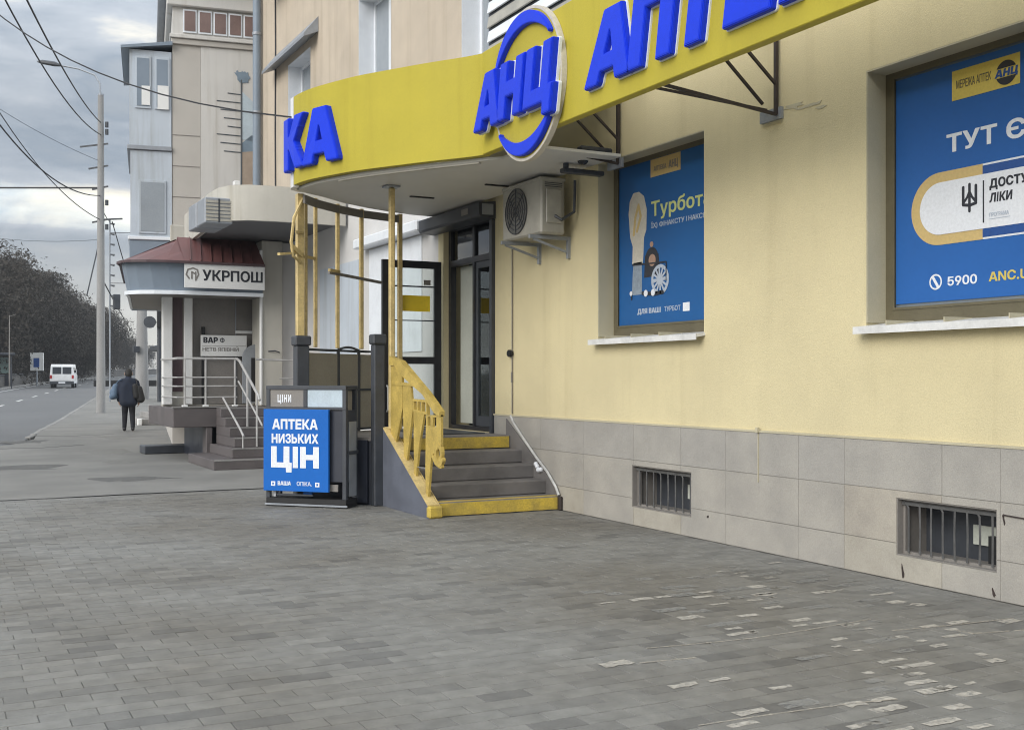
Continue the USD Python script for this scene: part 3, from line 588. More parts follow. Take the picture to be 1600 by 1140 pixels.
part(pb, 'facade_cable', tube([(XW - 0.015, 22.95, 11.0), (XW - 0.015, 22.9, 8.4), (XW - 0.015, 22.93, 6.6), (XW - 0.015, 22.9, 5.2)], 0.018, 4), M['charcoal'])
part(pb, 'white_panel', [yz(sbox(15.2, 1.9, 17.4, 3.6), XW + 0.012, XW + 0.028)], M['whitepl'])
part(pb, 'service_shutter', yz(sbox(17.9, 0.2, 20.0, 3.5), XW + 0.008, XW + 0.028), M['balcony'])
sv_ = part(pb, 'awning_box', bx(XW - 0.2, XW + 0.028, 14.9, 17.6, 3.62, 3.78, 0.02), M['whitepl'])

# ------------------------------------------------------------------ canopy with yellow fascia
cn = thing('sign_canopy', 'curved porch canopy with long yellow fascia and blue raised letters', 'canopy', (5.0, 10.5, 3.8))
from scipy.interpolate import CubicSpline
ctrl = np.array([(5.07, 10.35), (4.95, 10.58), (4.78, 10.83), (4.57, 11.16), (4.35, 11.53), (4.20, 11.80), (4.05, 12.16), (3.93, 12.5), (3.86, 12.85), (3.85, 13.02)])
tt = np.r_[0, np.cumsum(np.linalg.norm(np.diff(ctrl, axis=0), axis=1))]
cs_ = CubicSpline(tt, ctrl); cur = cs_(np.linspace(0, tt[-1], 36))
def ribbon(pts, z0, z1, th, inward):
    p = np.asarray(pts, float); t = np.gradient(p, axis=0); t /= np.linalg.norm(t, axis=1, keepdims=True); nrm = np.c_[t[:, 1], -t[:, 0]] * inward * th
    q = p + nrm; v, f, n = [], [], len(p)
    for a in range(n):
        v += [(p[a, 0], p[a, 1], z0), (p[a, 0], p[a, 1], z1), (q[a, 0], q[a, 1], z1), (q[a, 0], q[a, 1], z0)]
    for a in range(n - 1):
        for k in range(4):
            i, j = a * 4 + k, a * 4 + (k + 1) % 4; f += [[i, i + 4, j + 4], [i, j + 4, j]]
    f += [[0, 1, 2], [0, 2, 3]]; e = (n - 1) * 4; f += [[e, e + 2, e + 1], [e, e + 3, e + 2]]
    m = trimesh.Trimesh(v, f, process=False)
    if m.volume < 0: m.invert()
    return m
ZB, ZT = 3.80, 4.85
tipw = np.array([(3.848, 13.03), (3.85, 13.15), (3.90, 13.28), (4.02, 13.38)])
back = np.array([(4.02, 13.385), (4.33, 13.6), (4.7, 13.93), (5.13, 14.2), (5.57, 14.4), (5.95, 14.52), (6.38, 14.55)])
part(cn, 'fascia', bx(5.05, 5.14, 2.6, 10.36, ZB, ZT, 0.006), M['yellow'])
part(cn, 'curved_fascia', ribbon(cur, ZB, ZT - 0.004, 0.09, 1), M['yellow'], 40)
part(cn, 'fascia_end', ribbon(tipw, ZB - 0.02, ZT, 0.07, 1), M['white'], 40, label='white end strip of the fascia')
part(cn, 'rear_fascia', ribbon(back, ZB, ZT - 0.05, 0.06, 1), M['white'], 40)
sof = Polygon([(6.38, 9.55), (5.16, 9.55), (5.16, 10.3)] + [tuple(p) for p in cur[::-1][::-1]] + [tuple(p) for p in tipw] + [tuple(p) for p in back]).buffer(0)
part(cn, 'soffit', mv(ext(sof.buffer(-0.10), 0.03), 0, 0, ZB - 0.035), M['soffit'])
part(cn, 'roof', mv(ext(sof.buffer(-0.12), 0.03), 0, 0, ZT - 0.12), M['galv'])
part(cn, 'lower_trim', ribbon(cur[2:26] + [0.10, 0.04], ZB - 0.055, ZB - 0.006, 0.05, 1), M['creamcan'], 40)
part(cn, 'soffit_light', [bx(5.3, 5.62, 12.9, 12.94, ZB - 0.05, ZB - 0.036)], M['black'])
part(cn, 'soffit_light', [bx(5.75, 6.05, 11.7, 11.74, ZB - 0.05, ZB - 0.036)], M['black'])
# letters on the straight fascia
EX, EZ = (0, -1, 0), (0, 0, 1)
def on_fascia(poly, Y0, z0, depth, x=5.05, rnd=0.02): return place(puffy(poly, depth, rnd), (x, Y0, z0), EX, EZ)
yy_ = 8.24
for ch in 'АПТЕКА':
    p = ital(tpoly(ch, 0.58, 900, 0.012), 0.16); x0, _, x1, _ = p.bounds; p = affinity.translate(p, -x0, 0)
    p = fit(p, (x1 - x0) * 1.10); w = p.bounds[2]
    l_ = part(cn, 'letter', on_fascia(p, yy_, 3.98, 0.07), M['blue'], 50)
    part(l_, 'rim', on_fascia(p.buffer(0.009), yy_, 3.98, 0.018, 5.05, 0.004), M['whitepl'])
    yy_ -= w - 0.035
# emblem
em = part(cn, 'emblem', on_fascia(affinity.scale(Point(0, 0).buffer(0.70, 32), 0.93, 1.0), 9.30, 4.27, 0.05, 5.046, 0.008), M['yellow'], 40, label='round yellow emblem with blue arcs')
def arc(a0, a1, r0, r1, e=0.0):
    t = np.radians(np.linspace(a0, a1, 40)); k = np.sin(np.linspace(0, np.pi, 40)) ** 0.6
    return Polygon(list(zip(r1 * np.cos(t), r1 * np.sin(t))) + list(zip(((r1 - (r1 - r0) * np.maximum(k, 0.25)) * np.cos(t))[::-1], ((r1 - (r1 - r0) * np.maximum(k, 0.25)) * np.sin(t))[::-1]))).buffer(0)
for a0, a1 in ((34, 166), (217, 332)):
    part(em, 'arc', on_fascia(affinity.scale(arc(a0, a1, 0.54, 0.672), 0.93, 1.0, origin=(0, 0)), 9.30, 4.27, 0.05, 4.995, 0.012), M['blue'], 50)
part(em, 'rim', on_fascia(affinity.scale(Point(0, 0).buffer(0.72, 32).difference(Point(0, 0).buffer(0.69, 32)), 0.93, 1, origin=(0, 0)), 9.30, 4.27, 0.055, 5.047, 0.004), M['print_cream'])
yy_ = 10.27
for ch in 'АНЦ':
    p = ital(tpoly(ch, 0.52, 900, 0.015), 0.17); x0, _, x1, _ = p.bounds; p = affinity.translate(p, -x0, 0); p = fit(p, (x1 - x0) * 1.0)
    part(em, 'letter', on_fascia(p, yy_, 4.0, 0.10, 4.995, 0.022), M['blue'], 50)
    part(em, 'letter_rim', on_fascia(p.buffer(0.009), yy_, 4.0, 0.03, 4.996, 0.004), M['whitepl'])
    yy_ -= p.bounds[2] - 0.05
# letters КА on the curve
def curve_letter(ch, s_at, h, zz, wscale=1.0):
    p = tpoly(ch, h, 900, 0.015); x0, _, x1, _ = p.bounds; p = fit(affinity.translate(p, -x0, 0), (x1 - x0) * wscale)
    m = puffy(p, 0.08, 0.02)
    v = np.array(m.vertices)
    s_ = np.clip(s_at - v[:, 0], -0.5, tt[-1] + 0.4)
    q = cs_(np.clip(s_, 0, tt[-1])); tg = cs_(np.clip(s_, 0, tt[-1]), 1); tg /= np.linalg.norm(tg, axis=1, keepdims=True)
    q = q + tg * (s_ - np.clip(s_, 0, tt[-1]))[:, None]
    nr = np.c_[-tg[:, 1], tg[:, 0]]
    out = q + nr * v[:, 2:3]
    return trimesh.Trimesh(np.c_[out, v[:, 1] + zz], m.faces, process=False)
S_A = tt[-1] - 0.40
for ch, s_at in (('К', tt[-1] + 0.16), ('А', S_A)):
    m = curve_letter(ch, s_at, 0.60, 3.97)
    if m.volume < 0: m.invert()
    part(cn, 'letter', m, M['blue'], 50)
# brackets
def bracket(Y):
    b = part(cn, 'bracket', [bar((XW - 0.02, Y, 3.74), (XW - 0.02, Y, 4.45), 0.03), bar((XW - 0.02, Y, 3.74), (5.14, Y, 3.86), 0.024), bar((XW - 0.02, Y + 0.12, 3.80), (5.14, Y + 0.12, 3.86), 0.02)], M['rust'])
    part(b, 'brace', [bar((XW - 0.03, Y, 4.0), (XW - 0.55, Y, 4.42), 0.022), bar((XW - 0.03, Y + 0.16, 3.86), (XW - 0.5, Y + 0.16, 4.25), 0.022)], M['rust'])
    part(b, 'wall_plate', bx(XW - 0.012, XW + 0.018, Y - 0.05, Y + 0.22, 3.70, 3.80), M['galv'])
for Y in (7.40, 9.86): bracket(Y)
part(cn, 'top_frame', [bx(5.2, 5.26, 2.8, 10.2, 4.6, 4.66)] + [bar((5.2, y, 4.63), (XW - 0.003, y, 4.63), 0.05) for y in (7.45, 9.4)], M['galv'])
# security camera under canopy
sc_ = thing('security_camera', 'small grey dome camera on a bracket under the canopy beside the window', 'camera', (6.1, 10.2, 3.7))
part(sc_, 'arm', [bx(5.9, 6.40, 10.15, 10.25, 3.66, 3.71, 0.01), tube([(5.95, 10.2, 3.68), (5.95, 10.2, 3.78)], 0.03, 8)], M['charcoal'])
dm = trimesh.creation.icosphere(2, 0.06); part(sc_, 'dome', mv(dm, 6.05, 10.02, 3.78), M['darkglass'], True)
part(sc_, 'housing', [mv(trimesh.creation.cylinder(0.07, 0.07, sections=20), 6.05, 10.02, 3.83), bx(6.0, 6.39, 9.97, 10.07, 3.865, 3.92, 0.015)], M['charcoal'], 40)

# ------------------------------------------------------------------ entrance steps and porch
st = thing('entrance_steps', 'five concrete steps with yellow painted bottom and top risers beside the wall', 'steps', (5.6, 11.1, 0))
for k in range(5):
    y0 = 11.10 + 0.30 * k
    m = bx(4.87, 6.392, y0, 12.298 if k < 4 else 12.298, 0.16 * k + 0.0005, 0.16 * (k + 1) - 0.0005, 0.012) if k < 4 else bx(4.87, 6.392, 12.30, 12.44, 0.6405, 0.80, 0.012)
    s1 = part(st, 'step', m, M['step'])
    if k in (0, 4):
        part(s1, 'yellow_riser', bx(4.875, 6.39 if k == 0 else 6.36, y0 - 0.004, y0 - 0.001, 0.16 * k + 0.012, 0.16 * (k + 1) - 0.012), M['yellowstep'])
        if k == 0: part(s1, 'yellow_nosing', bx(4.875, 6.39, y0 + 0.012, y0 + 0.10, 0.1596, 0.1626), M['yellowstep'])
part(st, 'stringer', yz(Polygon([(11.03, 0), (11.03, 0.11), (12.43, 0.93), (12.43, 0)]), 4.74, 4.866), M['stringer'])
part(st, 'edge_angle', [bar((4.80, 11.06, 0.135), (4.80, 12.41, 0.925), 0.12, 0.014), bar((4.873, 11.06, 0.115), (4.873, 12.41, 0.905), 0.012, 0.05)], M['paleyellow'])
part(st, 'painted_foot', bx(4.73, 4.90, 11.0, 11.085, 0.0, 0.135, 0.02), M['yellowstep'], label='flaking yellow and green end block')
part(st, 'corner_block', bx(6.355, 6.395, 11.03, 11.095, 0, 0.16, 0.01), M['rust'])
part(st, 'wall_stringer', yz(Polygon([(11.12, 0.16), (11.12, 0.22), (12.42, 1.0), (12.42, 0.16)]), 6.380, 6.3935), M['step'])
pf = thing('porch_platform', 'raised porch platform with dark front in front of the pharmacy door', 'porch', (5.4, 13.4, 0))
pp = Polygon([(6.39, 12.44), (4.87, 12.44), (4.62, 12.55), (4.05, 13.35), (4.33, 13.62), (4.7, 13.95), (5.13, 14.25), (5.57, 14.5), (6.39, 14.7)])
part(pf, 'base', ext(pp.buffer(-0.02), 0.76), M['navy'])
part(pf, 'deck', mv(ext(pp, 0.04), 0, 0, 0.7601), M['platform'])
for a, b in (((4.60, 12.54), (4.03, 13.34)),):
    a, b = np.array(a), np.array(b)
    part(pf, 'front_panel', [bar((*a, 0.40), (*b, 0.40), 0.02, 0.74)], M['navy'])
part(pf, 'floor_mat', bx(5.5, 6.25, 12.75, 14.2, 0.8005, 0.812), M['charcoal'])
# pillars
for (x, y, zt, w, lab) in ((4.05, 13.38, 2.02, 0.16, 'dark square pillar at the outer curve of the porch carrying the yellow post'), (4.70, 12.46, 2.02, 0.13, 'dark square pillar between advert box and stair railing')):
    q = thing('porch_pillar', lab, 'pillar', (x, y, 0))
    part(q, 'shaft', bx(x - w / 2, x + w / 2, y - w / 2, y + w / 2, 0, zt - 0.12, 0.01), M['charcoal'])
    part(q, 'cap', [bx(x - w / 2 - 0.02, x + w / 2 + 0.02, y - w / 2 - 0.02, y + w / 2 + 0.02, zt - 0.12, zt, 0.015)], M['charcoal'])
# parapet panels along the back edge
bp = [(4.16, 13.50), (4.72, 13.96), (5.10, 14.24), (5.45, 14.42)]
pr = thing('porch_screen', 'low dark framed screen with taupe panels at the back of the porch', 'screen', (4.7, 13.9, 0.8))
for i, (a, b) in enumerate(zip(bp[:-1], bp[1:])):
    a, b = np.array(a), np.array(b); u = (b - a) / np.linalg.norm(b - a)
    part(pr, 'panel', bar((*(a + u * 0.03), 1.32), (*(b - u * 0.03), 1.32), 0.012, 1.0), M['screenpanel'])
    part(pr, 'frame', [bar((*a, z), (*b, z), 0.035, 0.03) for z in (0.83, 1.35, 1.86)] + [bar((*a, 0.80), (*a, 1.88), 0.035)], M['charcoal'])
a = np.array(bp[1]); b = np.array(bp[2])
part(pr, 'hump', tube([(*(a + (b - a) * t), 1.875 + 0.035 * math.sin(math.pi * t)) for t in np.linspace(0, 1, 9)], 0.016, 6), M['charcoal'])
# cage of yellow posts
cg = thing('yellow_post_cage', 'cage of pale yellow metal posts and ring rising from porch to canopy', 'post cage', (4.5, 13.4, 0.8))
part(cg, 'post', bx(3.99, 4.08, 13.34, 13.43, 2.02, 3.76, 0.008), M['paleyellow'], label='thick square post on the outer pillar')
for (x, y, r) in ((4.30, 13.60, 0.022), (4.70, 13.93, 0.024), (5.12, 14.19, 0.026)):
    part(cg, 'post', bx(x - r, x + r, y - r, y + r, 1.89, 3.76, 0.005), M['paleyellow'])
part(cg, 'post', bx(4.115, 4.150, 13.435, 13.470, 1.89, 3.76, 0.005), M['paleyellow'])
part(cg, 'post', bx(5.72, 5.78, 14.36, 14.42, 0.80, 3.76, 0.005), M['paleyellow'])
part(cg, 'ring', ribbon([(4.05, 13.31), (4.30, 13.60), (4.70, 13.93), (5.12, 14.19), (5.75, 14.4)], 3.64, 3.74, 0.03, 1), M['taupe'])
part(cg, 'cross_bar', bar((4.10, 13.42, 3.00), (4.30, 13.60, 3.00), 0.035), M['paleyellow'])
part(cg, 'cross_bar', bar((4.55, 13.83, 2.86), (5.45, 14.32, 2.80), 0.035), M['taupe'])
part(cg, 'cross_bar', bar((4.52, 13.72, 2.88), (4.72, 13.92, 2.88), 0.035), M['paleyellow'])
part(cg, 'scroll', tube([(4.06, 13.34, 3.70), (3.93, 13.28, 3.45), (3.89, 13.26, 3.15), (3.92, 13.28, 2.98), (4.03, 13.33, 2.92)], 0.02, 6), M['paleyellow'])
part(cg, 'scroll', tube([(3.96, 13.30, 3.28), (4.05, 13.34, 3.28)], 0.022, 5), M['paleyellow'])
part(cg, 'scroll', bar((3.72, 13.2, 2.99), (3.98, 13.33, 3.03), 0.05, 0.03), M['paleyellow'])
part(cg, 'scroll', bar((3.90, 13.27, 3.10), (4.05, 13.34, 3.0), 0.04, 0.05), M['paleyellow'])
mp_ = thing('yellow_canopy_pole', 'tall pale yellow pole at the stair head holding up the canopy', 'pole', (4.84, 12.34, 0.85))
part(mp_, 'shaft', bx(4.795, 4.860, 12.305, 12.37, 0.90, 3.74, 0.012), M['paleyellow'])
part(mp_, 'top_plate', bx(4.74, 4.91, 12.26, 12.43, 3.74, 3.762, 0.004), M['galv'])
# stair railing
rl = thing('stair_railing', 'yellow ornamental stair railing with tapered flat balusters and scroll', 'railing', (4.81, 11.6, 0.4))
def plate(name, pts, x0=4.797, x1=4.823, hole=None, sub=None):
    p = Polygon(pts).buffer(0)
    if hole: p = p.difference(unary_union([Polygon(h).buffer(0) for h in hole]))
    return part(sub or rl, name, yz(p, x0, x1), M['yellowpaint'])
plate('handrail', [(12.30, 1.76), (12.142, 1.733), (11.948, 1.703), (11.176, 1.343), (10.84, 1.156), (10.84, 1.098), (10.986, 1.127), (11.307, 1.324), (11.924, 1.532), (12.142, 1.642), (12.30, 1.66)], 4.780, 4.840)
plate('baluster', [(12.29, 1.644), (11.948, 1.622), (11.938, 1.451), (11.924, 1.155), (12.13, 0.75), (12.29, 0.84), (12.30, 1.144)])
plate('baluster', [(11.924, 1.424), (11.68, 1.408), (11.62, 1.162), (11.72, 0.80), (11.80, 0.56), (11.88, 0.62)])
plate('baluster', [(11.597, 1.145), (11.29, 1.128), (11.43, 0.784), (11.53, 0.40), (11.58, 0.43)])
plate('newel', [(11.241, 1.102), (10.84, 1.115), (10.84, 0.783), (11.091, 0.667), (11.112, 0.598), (11.19, 0.20), (11.24, 0.23), (11.263, 0.485)], hole=[[(11.194, 1.085), (11.125, 1.087), (11.125, 0.991), (11.194, 0.988)], [(11.049, 1.083), (10.965, 1.085), (10.969, 0.985), (11.057, 0.981)]])
plate('mid_rail', [(12.25, 1.462), (12.167, 1.459), (11.529, 1.443), (11.219, 1.342), (11.241, 1.312), (11.552, 1.408), (12.25, 1.426)], 4.790, 4.830)
fr_ = plate('grid_frame', [(11.62, 1.271), (11.219, 1.265), (11.198, 1.104), (11.60, 1.131)], 4.792, 4.828, hole=[[(11.58, 1.246), (11.49, 1.244), (11.49, 1.15), (11.575, 1.155)], [(11.46, 1.243), (11.37, 1.241), (11.37, 1.142), (11.46, 1.147)], [(11.34, 1.241), (11.25, 1.240), (11.24, 1.135), (11.34, 1.14)]])
sp = []
for t in np.linspace(0, 1, 24):
    a = math.radians(-150 + 400 * t); r0 = 0.115 - 0.055 * t
    sp.append((10.90 + r0 * 0.9 * math.cos(a), 0.70 + r0 * 1.05 * math.sin(a)))
part(rl, 'scroll', [yz(LineString([(11.09, 0.69), (10.99, 0.60), (10.90, 0.575)] + [(10.84, 0.57)]).buffer(0.022), 4.795, 4.825), yz(LineString(sp).buffer(0.024), 4.792, 4.828)], M['yellowpaint'])
part(rl, 'tie_bar', bar((4.81, 11.55, 0.52), (4.81, 11.25, 0.52), 0.012), M['steel'])
# drip hose along wall
hs = thing('white_hose', 'thin white cable dropping down the wall and along the steps', 'cable', (6.38, 12.3, 1))
part(hs, 'vertical_run', tube([(XW + 0.005, 12.30, z) for z in (3.1, 2.5, 1.9, 1.3, 1.06)], 0.008, 5), M['taupe'])
part(hs, 'stair_run', tube([(XW - 0.015, 12.30, 1.04), (XW - 0.02, 12.22, 0.96), (XW - 0.025, 11.95, 0.78), (XW - 0.03, 11.6, 0.56), (XW - 0.03, 11.35, 0.42), (XW - 0.03, 11.15, 0.26), (XW - 0.03, 11.08, 0.17)], 0.016, 6), M['hose'])
part(hs, 'torn_lagging', [mv(trimesh.creation.icosphere(1, 0.03), XW - 0.03, 11.5 + 0.03 * k, 0.45 + R.uniform(-.05, .05)) for k in range(5)], M['print_white'])
part(hs, 'cable_clip', bx(XW - 0.005, XW + 0.02, 12.30, 12.315, 1.45, 1.58), M['taupe'])
pl_ = thing('wall_cable_box', 'small round black cable junction on the cream wall by the door', 'junction box', (XW, 12.33, 1.8))
part(pl_, 'box', mv(rot(trimesh.creation.cylinder(0.045, 0.05, sections=16), 90, axis=(0, 1, 0)), XW - 0.005, 12.33, 1.81), M['black'], 40)
part(pl_, 'loop', tube([(XW - 0.02, 12.33 + 0.06 * math.cos(t), 1.81 + 0.035 * math.sin(t)) for t in np.linspace(0, 6.1, 14)], 0.008, 5), M['black'])

# ------------------------------------------------------------------ air conditioner on the wall
def aircon(x0, x1, y0, y1, z0, z1, label, fan_x=True):
    a = thing('air_conditioner', label, 'air conditioner', ((x0 + x1) / 2, (y0 + y1) / 2, z0))
    b = part(a, 'shell', bx(x0, x1, y0, y1, z0, z1, 0.02), M['ac'])
    part(a, 'lid', bx(x0 - 0.008, x1 + 0.004, y0 - 0.008, y1 + 0.008, z1 - 0.03, z1 + 0.006, 0.008), M['ac'])
    cz, cy, r = (z0 + z1) / 2, y1 - 0.36, min(0.27, (z1 - z0) / 2 - 0.05)
    g = part(a, 'fan_grille', place(mv(trimesh.creation.cylinder(r, 0.012, sections=32), 0, 0, 0), (x0 - 0.004, cy, cz), (0, -1, 0), (0, 0, 1)), M['grille'])
    part(g, 'grille_ring', [tube([(x0 - 0.014, cy + q * math.cos(t), cz + q * math.sin(t)) for t in np.linspace(0, 2 * np.pi, 25)], 0.005, 4) for q in np.linspace(r * 0.25, r, 5)], M['charcoal'])
    part(g, 'grille_spoke', [bar((x0 - 0.018, cy, cz), (x0 - 0.018, cy + r * math.cos(t), cz + r * math.sin(t)), 0.006) for t in np.arange(0, 6.28, 0.785)], M['charcoal'])
    part(a, 'side_cover', bx(x0 + 0.06, x1 - 0.05, y0 - 0.02, y0 - 0.001, z0 + 0.12, z1 - 0.12, 0.01), M['ac'])
    part(a, 'vent_slot', [bx(x0 + 0.05, x1 - 0.04, y0 - 0.004, y0 + 0.002, z1 - 0.10 + 0.02 * k, z1 - 0.092 + 0.02 * k) for k in range(3)], M['charcoal'])
    return a
ac = aircon(5.98, 6.29, 10.80, 11.73, 3.10, 3.72, 'dusty grey air conditioner unit bracketed to the cream wall under the canopy')
for yb in (10.92, 11.60):
    part(ac, 'wall_bracket', [bx(5.90, XW + 0.02, yb - 0.02, yb + 0.02, 3.055, 3.095), bx(XW - 0.015, XW + 0.02, yb - 0.02, yb + 0.02, 2.85, 3.055), bar((XW - 0.01, yb, 2.92), (5.95, yb, 3.05), 0.025)], M['galv'])
part(ac, 'pipe', tube([(6.15, 10.78, 3.3), (6.2, 10.72, 3.25), (6.36, 10.72, 3.35), (6.37, 10.72, 3.7)], 0.018, 6), M['charcoal'])

# ------------------------------------------------------------------ window posters
FXP = XW + 0.215
def film(t, name, poly, m, lvl=1, sub=None):
    return part(sub or t, name, yz(poly, FXP + 0.012 - 0.0022 * lvl, FXP + 0.012 - 0.0022 * lvl + 0.0018), m)
def words(text, Yl, z, h, wgt=600, w=None, it=0.0):
    p = tpoly(text, h, wgt); x0 = p.bounds[0]; p = affinity.translate(p, -x0, 0)
    if it: p = ital(p, it)
    if w: p = fit(p, w)
    return affinity.affine_transform(p, [-1, 0, 0, 1, Yl, z])
p1 = thing('window_poster', 'blue poster with wheelchair drawing and lime lettering in the smaller window', 'poster', (FXP, 9.4, 2.05))
film(p1, 'backing', sbox(8.555, 2.06, 10.215, 3.765), M['bluefilm2'], 0)
lg = film(p1, 'logo_tag', sbox(9.10, 3.575, 9.62, 3.755), M['print_tan'])
film(p1, 'lettering', words('АПТЕКА', 9.56, 3.63, 0.05, 600, 0.22), M['taupe'], 2, lg)
film(p1, 'lettering', words('АНЦ', 9.30, 3.62, 0.08, 800, 0.16), M['taupe'], 2, lg)
film(p1, 'lettering', words('Турбота', 9.61, 3.17, 0.155, 600, 1.0), M['print_lime'])
film(p1, 'lettering', words('ЇХ) ФІНАКСТУ І НАКСЯХ', 9.61, 3.05, 0.05, 600, 0.98), M['print_grey'])
film(p1, 'lettering', words('ДЛЯ ВАШІ', 9.86, 2.175, 0.055, 800, 0.42), M['print_grey'])
film(p1, 'lettering', words('ТУРБОТ', 9.38, 2.18, 0.05, 500, 0.28), M['print_grey'])
film(p1, 'logo_square', sbox(8.95, 2.165, 9.06, 2.25), M['print_white'])
ill = film(p1, 'raised_hand', Polygon([(10.01, 3.25), (9.99, 3.37), (9.93, 3.44), (9.84, 3.44), (9.76, 3.39), (9.71, 3.25), (9.72, 3.05), (9.76, 2.98), (9.78, 2.72), (9.94, 2.72), (9.93, 2.9), (9.98, 3.0)]).buffer(0.02), M['print_cream'])
film(p1, 'palm_line', LineString([(9.93, 3.02), (9.90, 3.20), (9.84, 3.32), (9.80, 3.20), (9.87, 3.05)]).buffer(0.018), M['print_tan'], 2, ill)
film(p1, 'trousers', Polygon([(9.94, 2.72), (9.78, 2.72), (9.78, 2.38), (9.97, 2.38)]), M['print_steel'])
wc = film(p1, 'seated_person', unary_union([Point(9.60, 2.74).buffer(0.115), Polygon([(9.72, 2.78), (9.48, 2.78), (9.45, 2.55), (9.74, 2.55)])]), M['print_black'])
film(p1, 'face', Point(9.59, 2.72).buffer(0.062), M['print_skin'], 2, wc)
film(p1, 'top_knot', Point(9.60, 2.885).buffer(0.03), M['print_skin'], 2, wc)
wl = film(p1, 'wheel', Point(9.45, 2.51).buffer(0.155).difference(Point(9.45, 2.51).buffer(0.12)), M['print_grey'], 2)
film(p1, 'hub', unary_union([LineString([(9.45 + 0.14 * math.cos(t), 2.51 + 0.14 * math.sin(t)), (9.45 - 0.14 * math.cos(t), 2.51 - 0.14 * math.sin(t))]).buffer(0.012) for t in np.arange(0, 3.1, 0.5)]), M['print_grey'], 3, wl)
film(p1, 'chair_frame', unary_union([LineString([(9.95, 2.70), (9.34, 2.68), (9.34, 2.50)]).buffer(0.008), LineString([(9.97, 2.40), (9.97, 2.34)]).buffer(0.01), LineString([(9.76, 2.39), (9.55, 2.37), (9.40, 2.38)]).buffer(0.02)]), M['print_black'], 3)
film(p1, 'caster', unary_union([Point(9.70, 2.385).buffer(0.035), Point(9.57, 2.385).buffer(0.035), Point(9.975, 2.40).buffer(0.025)]), M['print_white'], 4)
p2 = thing('window_poster', 'big blue poster with white pill outline at the right edge of the shop front', 'poster', (FXP, 5.4, 2.05))
film(p2, 'backing', sbox(4.505, 2.07, 6.305, 3.79), M['bluefilm'], 0)
lg = film(p2, 'logo_tag', sbox(5.195, 3.52, 5.77, 3.735), M['print_yellow'])
film(p2, 'lettering', words('МЕРЕЖА АПТЕК', 5.73, 3.60, 0.06, 500, 0.30), M['olive'], 2, lg)
film(p2, 'badge', affinity.scale(Point(5.305, 3.62).buffer(0.085).difference(sbox(5.1, 3.59, 5.5, 3.655)), 1, 1), M['print_black'], 2, lg)
film(p2, 'lettering', words('АНЦ', 5.40, 3.595, 0.055, 900, 0.19, 0.15), M['deepblue'], 2, lg)
film(p2, 'lettering', words('ТУТ Є', 5.82, 3.15, 0.135, 700, 0.67), M['print_white'])
film(p2, 'lettering', words('ЛІКИ', 5.08, 3.15, 0.135, 700, 0.5), M['print_white'])
def pill(y0, y1, z0, z1):
    r = (z1 - z0) / 2
    return unary_union([Point(y1 - r, (z0 + z1) / 2).buffer(r, 24), Point(y0 + r, (z0 + z1) / 2).buffer(r, 24), sbox(y0 + r, z0, y1 - r, z1)])
pa = pill(4.60, 6.15, 2.485, 3.02)
film(p2, 'pill_shell', pa.intersection(sbox(5.50, 2, 7, 4)), M['print_tan'])
film(p2, 'pill_shell', pa.intersection(sbox(4, 2, 5.50, 4)), M['print_white'])
film(p2, 'pill_core', pa.buffer(-0.014).intersection(sbox(4, 2, 5.50, 4)), M['deepblue'], 2)
film(p2, 'pill_core', pill(4.66, 6.065, 2.56, 2.945), M['print_white'], 3)
tri = unary_union([LineString([(5.665, 2.875), (5.665, 2.75), (5.61, 2.74)]).buffer(0.011), LineString([(5.555, 2.875), (5.555, 2.75), (5.61, 2.74)]).buffer(0.011), LineString([(5.61, 2.89), (5.61, 2.70)]).buffer(0.011), LineString([(5.665, 2.76), (5.63, 2.80), (5.61, 2.84), (5.59, 2.80), (5.555, 2.76)]).buffer(0.009)])
film(p2, 'trident_mark', tri, M['print_black'], 4)
film(p2, 'divider', sbox(5.485, 2.60, 5.495, 2.90), M['print_black'], 4)
film(p2, 'lettering', words('ДОСТУПНІ', 5.44, 2.835, 0.066, 800, 0.46), M['print_black'], 4)
film(p2, 'lettering', words('ЛІКИ', 5.44, 2.735, 0.066, 800, 0.19, 0.1), M['print_black'], 4)
film(p2, 'lettering', words('ПРОГРАМА', 5.44, 2.635, 0.028, 600, 0.16), M['print_grey'], 4)
film(p2, 'caption_line', sbox(5.27, 2.618, 5.44, 2.622), M['print_grey'], 4)
tel = Point(5.92, 2.215).buffer(0.058, 20)
film(p2, 'phone_mark', tel.difference(tel.buffer(-0.012)).union(LineString([(5.945, 2.25), (5.90, 2.18)]).buffer(0.011)), M['print_white'])
film(p2, 'lettering', words('5900', 5.81, 2.178, 0.066, 700, 0.26), M['print_white'])
film(p2, 'lettering', words('ANC.UA', 5.45, 2.182, 0.066, 700, 0.40), M['print_yellow'])

# ------------------------------------------------------------------ advert box
A0, A1 = np.array([3.53, 13.07]), np.array([4.26, 12.32])
u = (A1 - A0) / np.linalg.norm(A1 - A0); nrm = np.array([-u[1], u[0]])
if nrm @ (-A0) < 0: nrm = -nrm
L = np.linalg.norm(A1 - A0); DP = 0.30
ab = thing('advert_box', 'black glazed advert box with blue pharmacy poster standing on the pavement', 'advert stand', (*(A0 + A1) / 2, 0))
def fb(s0, s1, d0, d1, z0, z1, ch=0.004):
    """box along the front: s from left, d depth behind the front (negative = proud)"""
    m = bx(s0, s1, d0, d1, z0, z1, ch); T = np.eye(4); T[:2, 0] = u; T[:2, 1] = -nrm; T[:2, 3] = A0
    if np.linalg.det(T[:3, :3]) < 0: m.invert()
    m.apply_transform(T); return m
part(ab, 'base', fb(0, L, 0, DP, 0.03, 0.10), M['black'])
part(ab, 'foot', fb(0.0, 0.10, 0.0, DP, 0, 0.03), M['black']); part(ab, 'foot', fb(L - 0.10, L, 0.0, DP, 0, 0.03), M['black'])
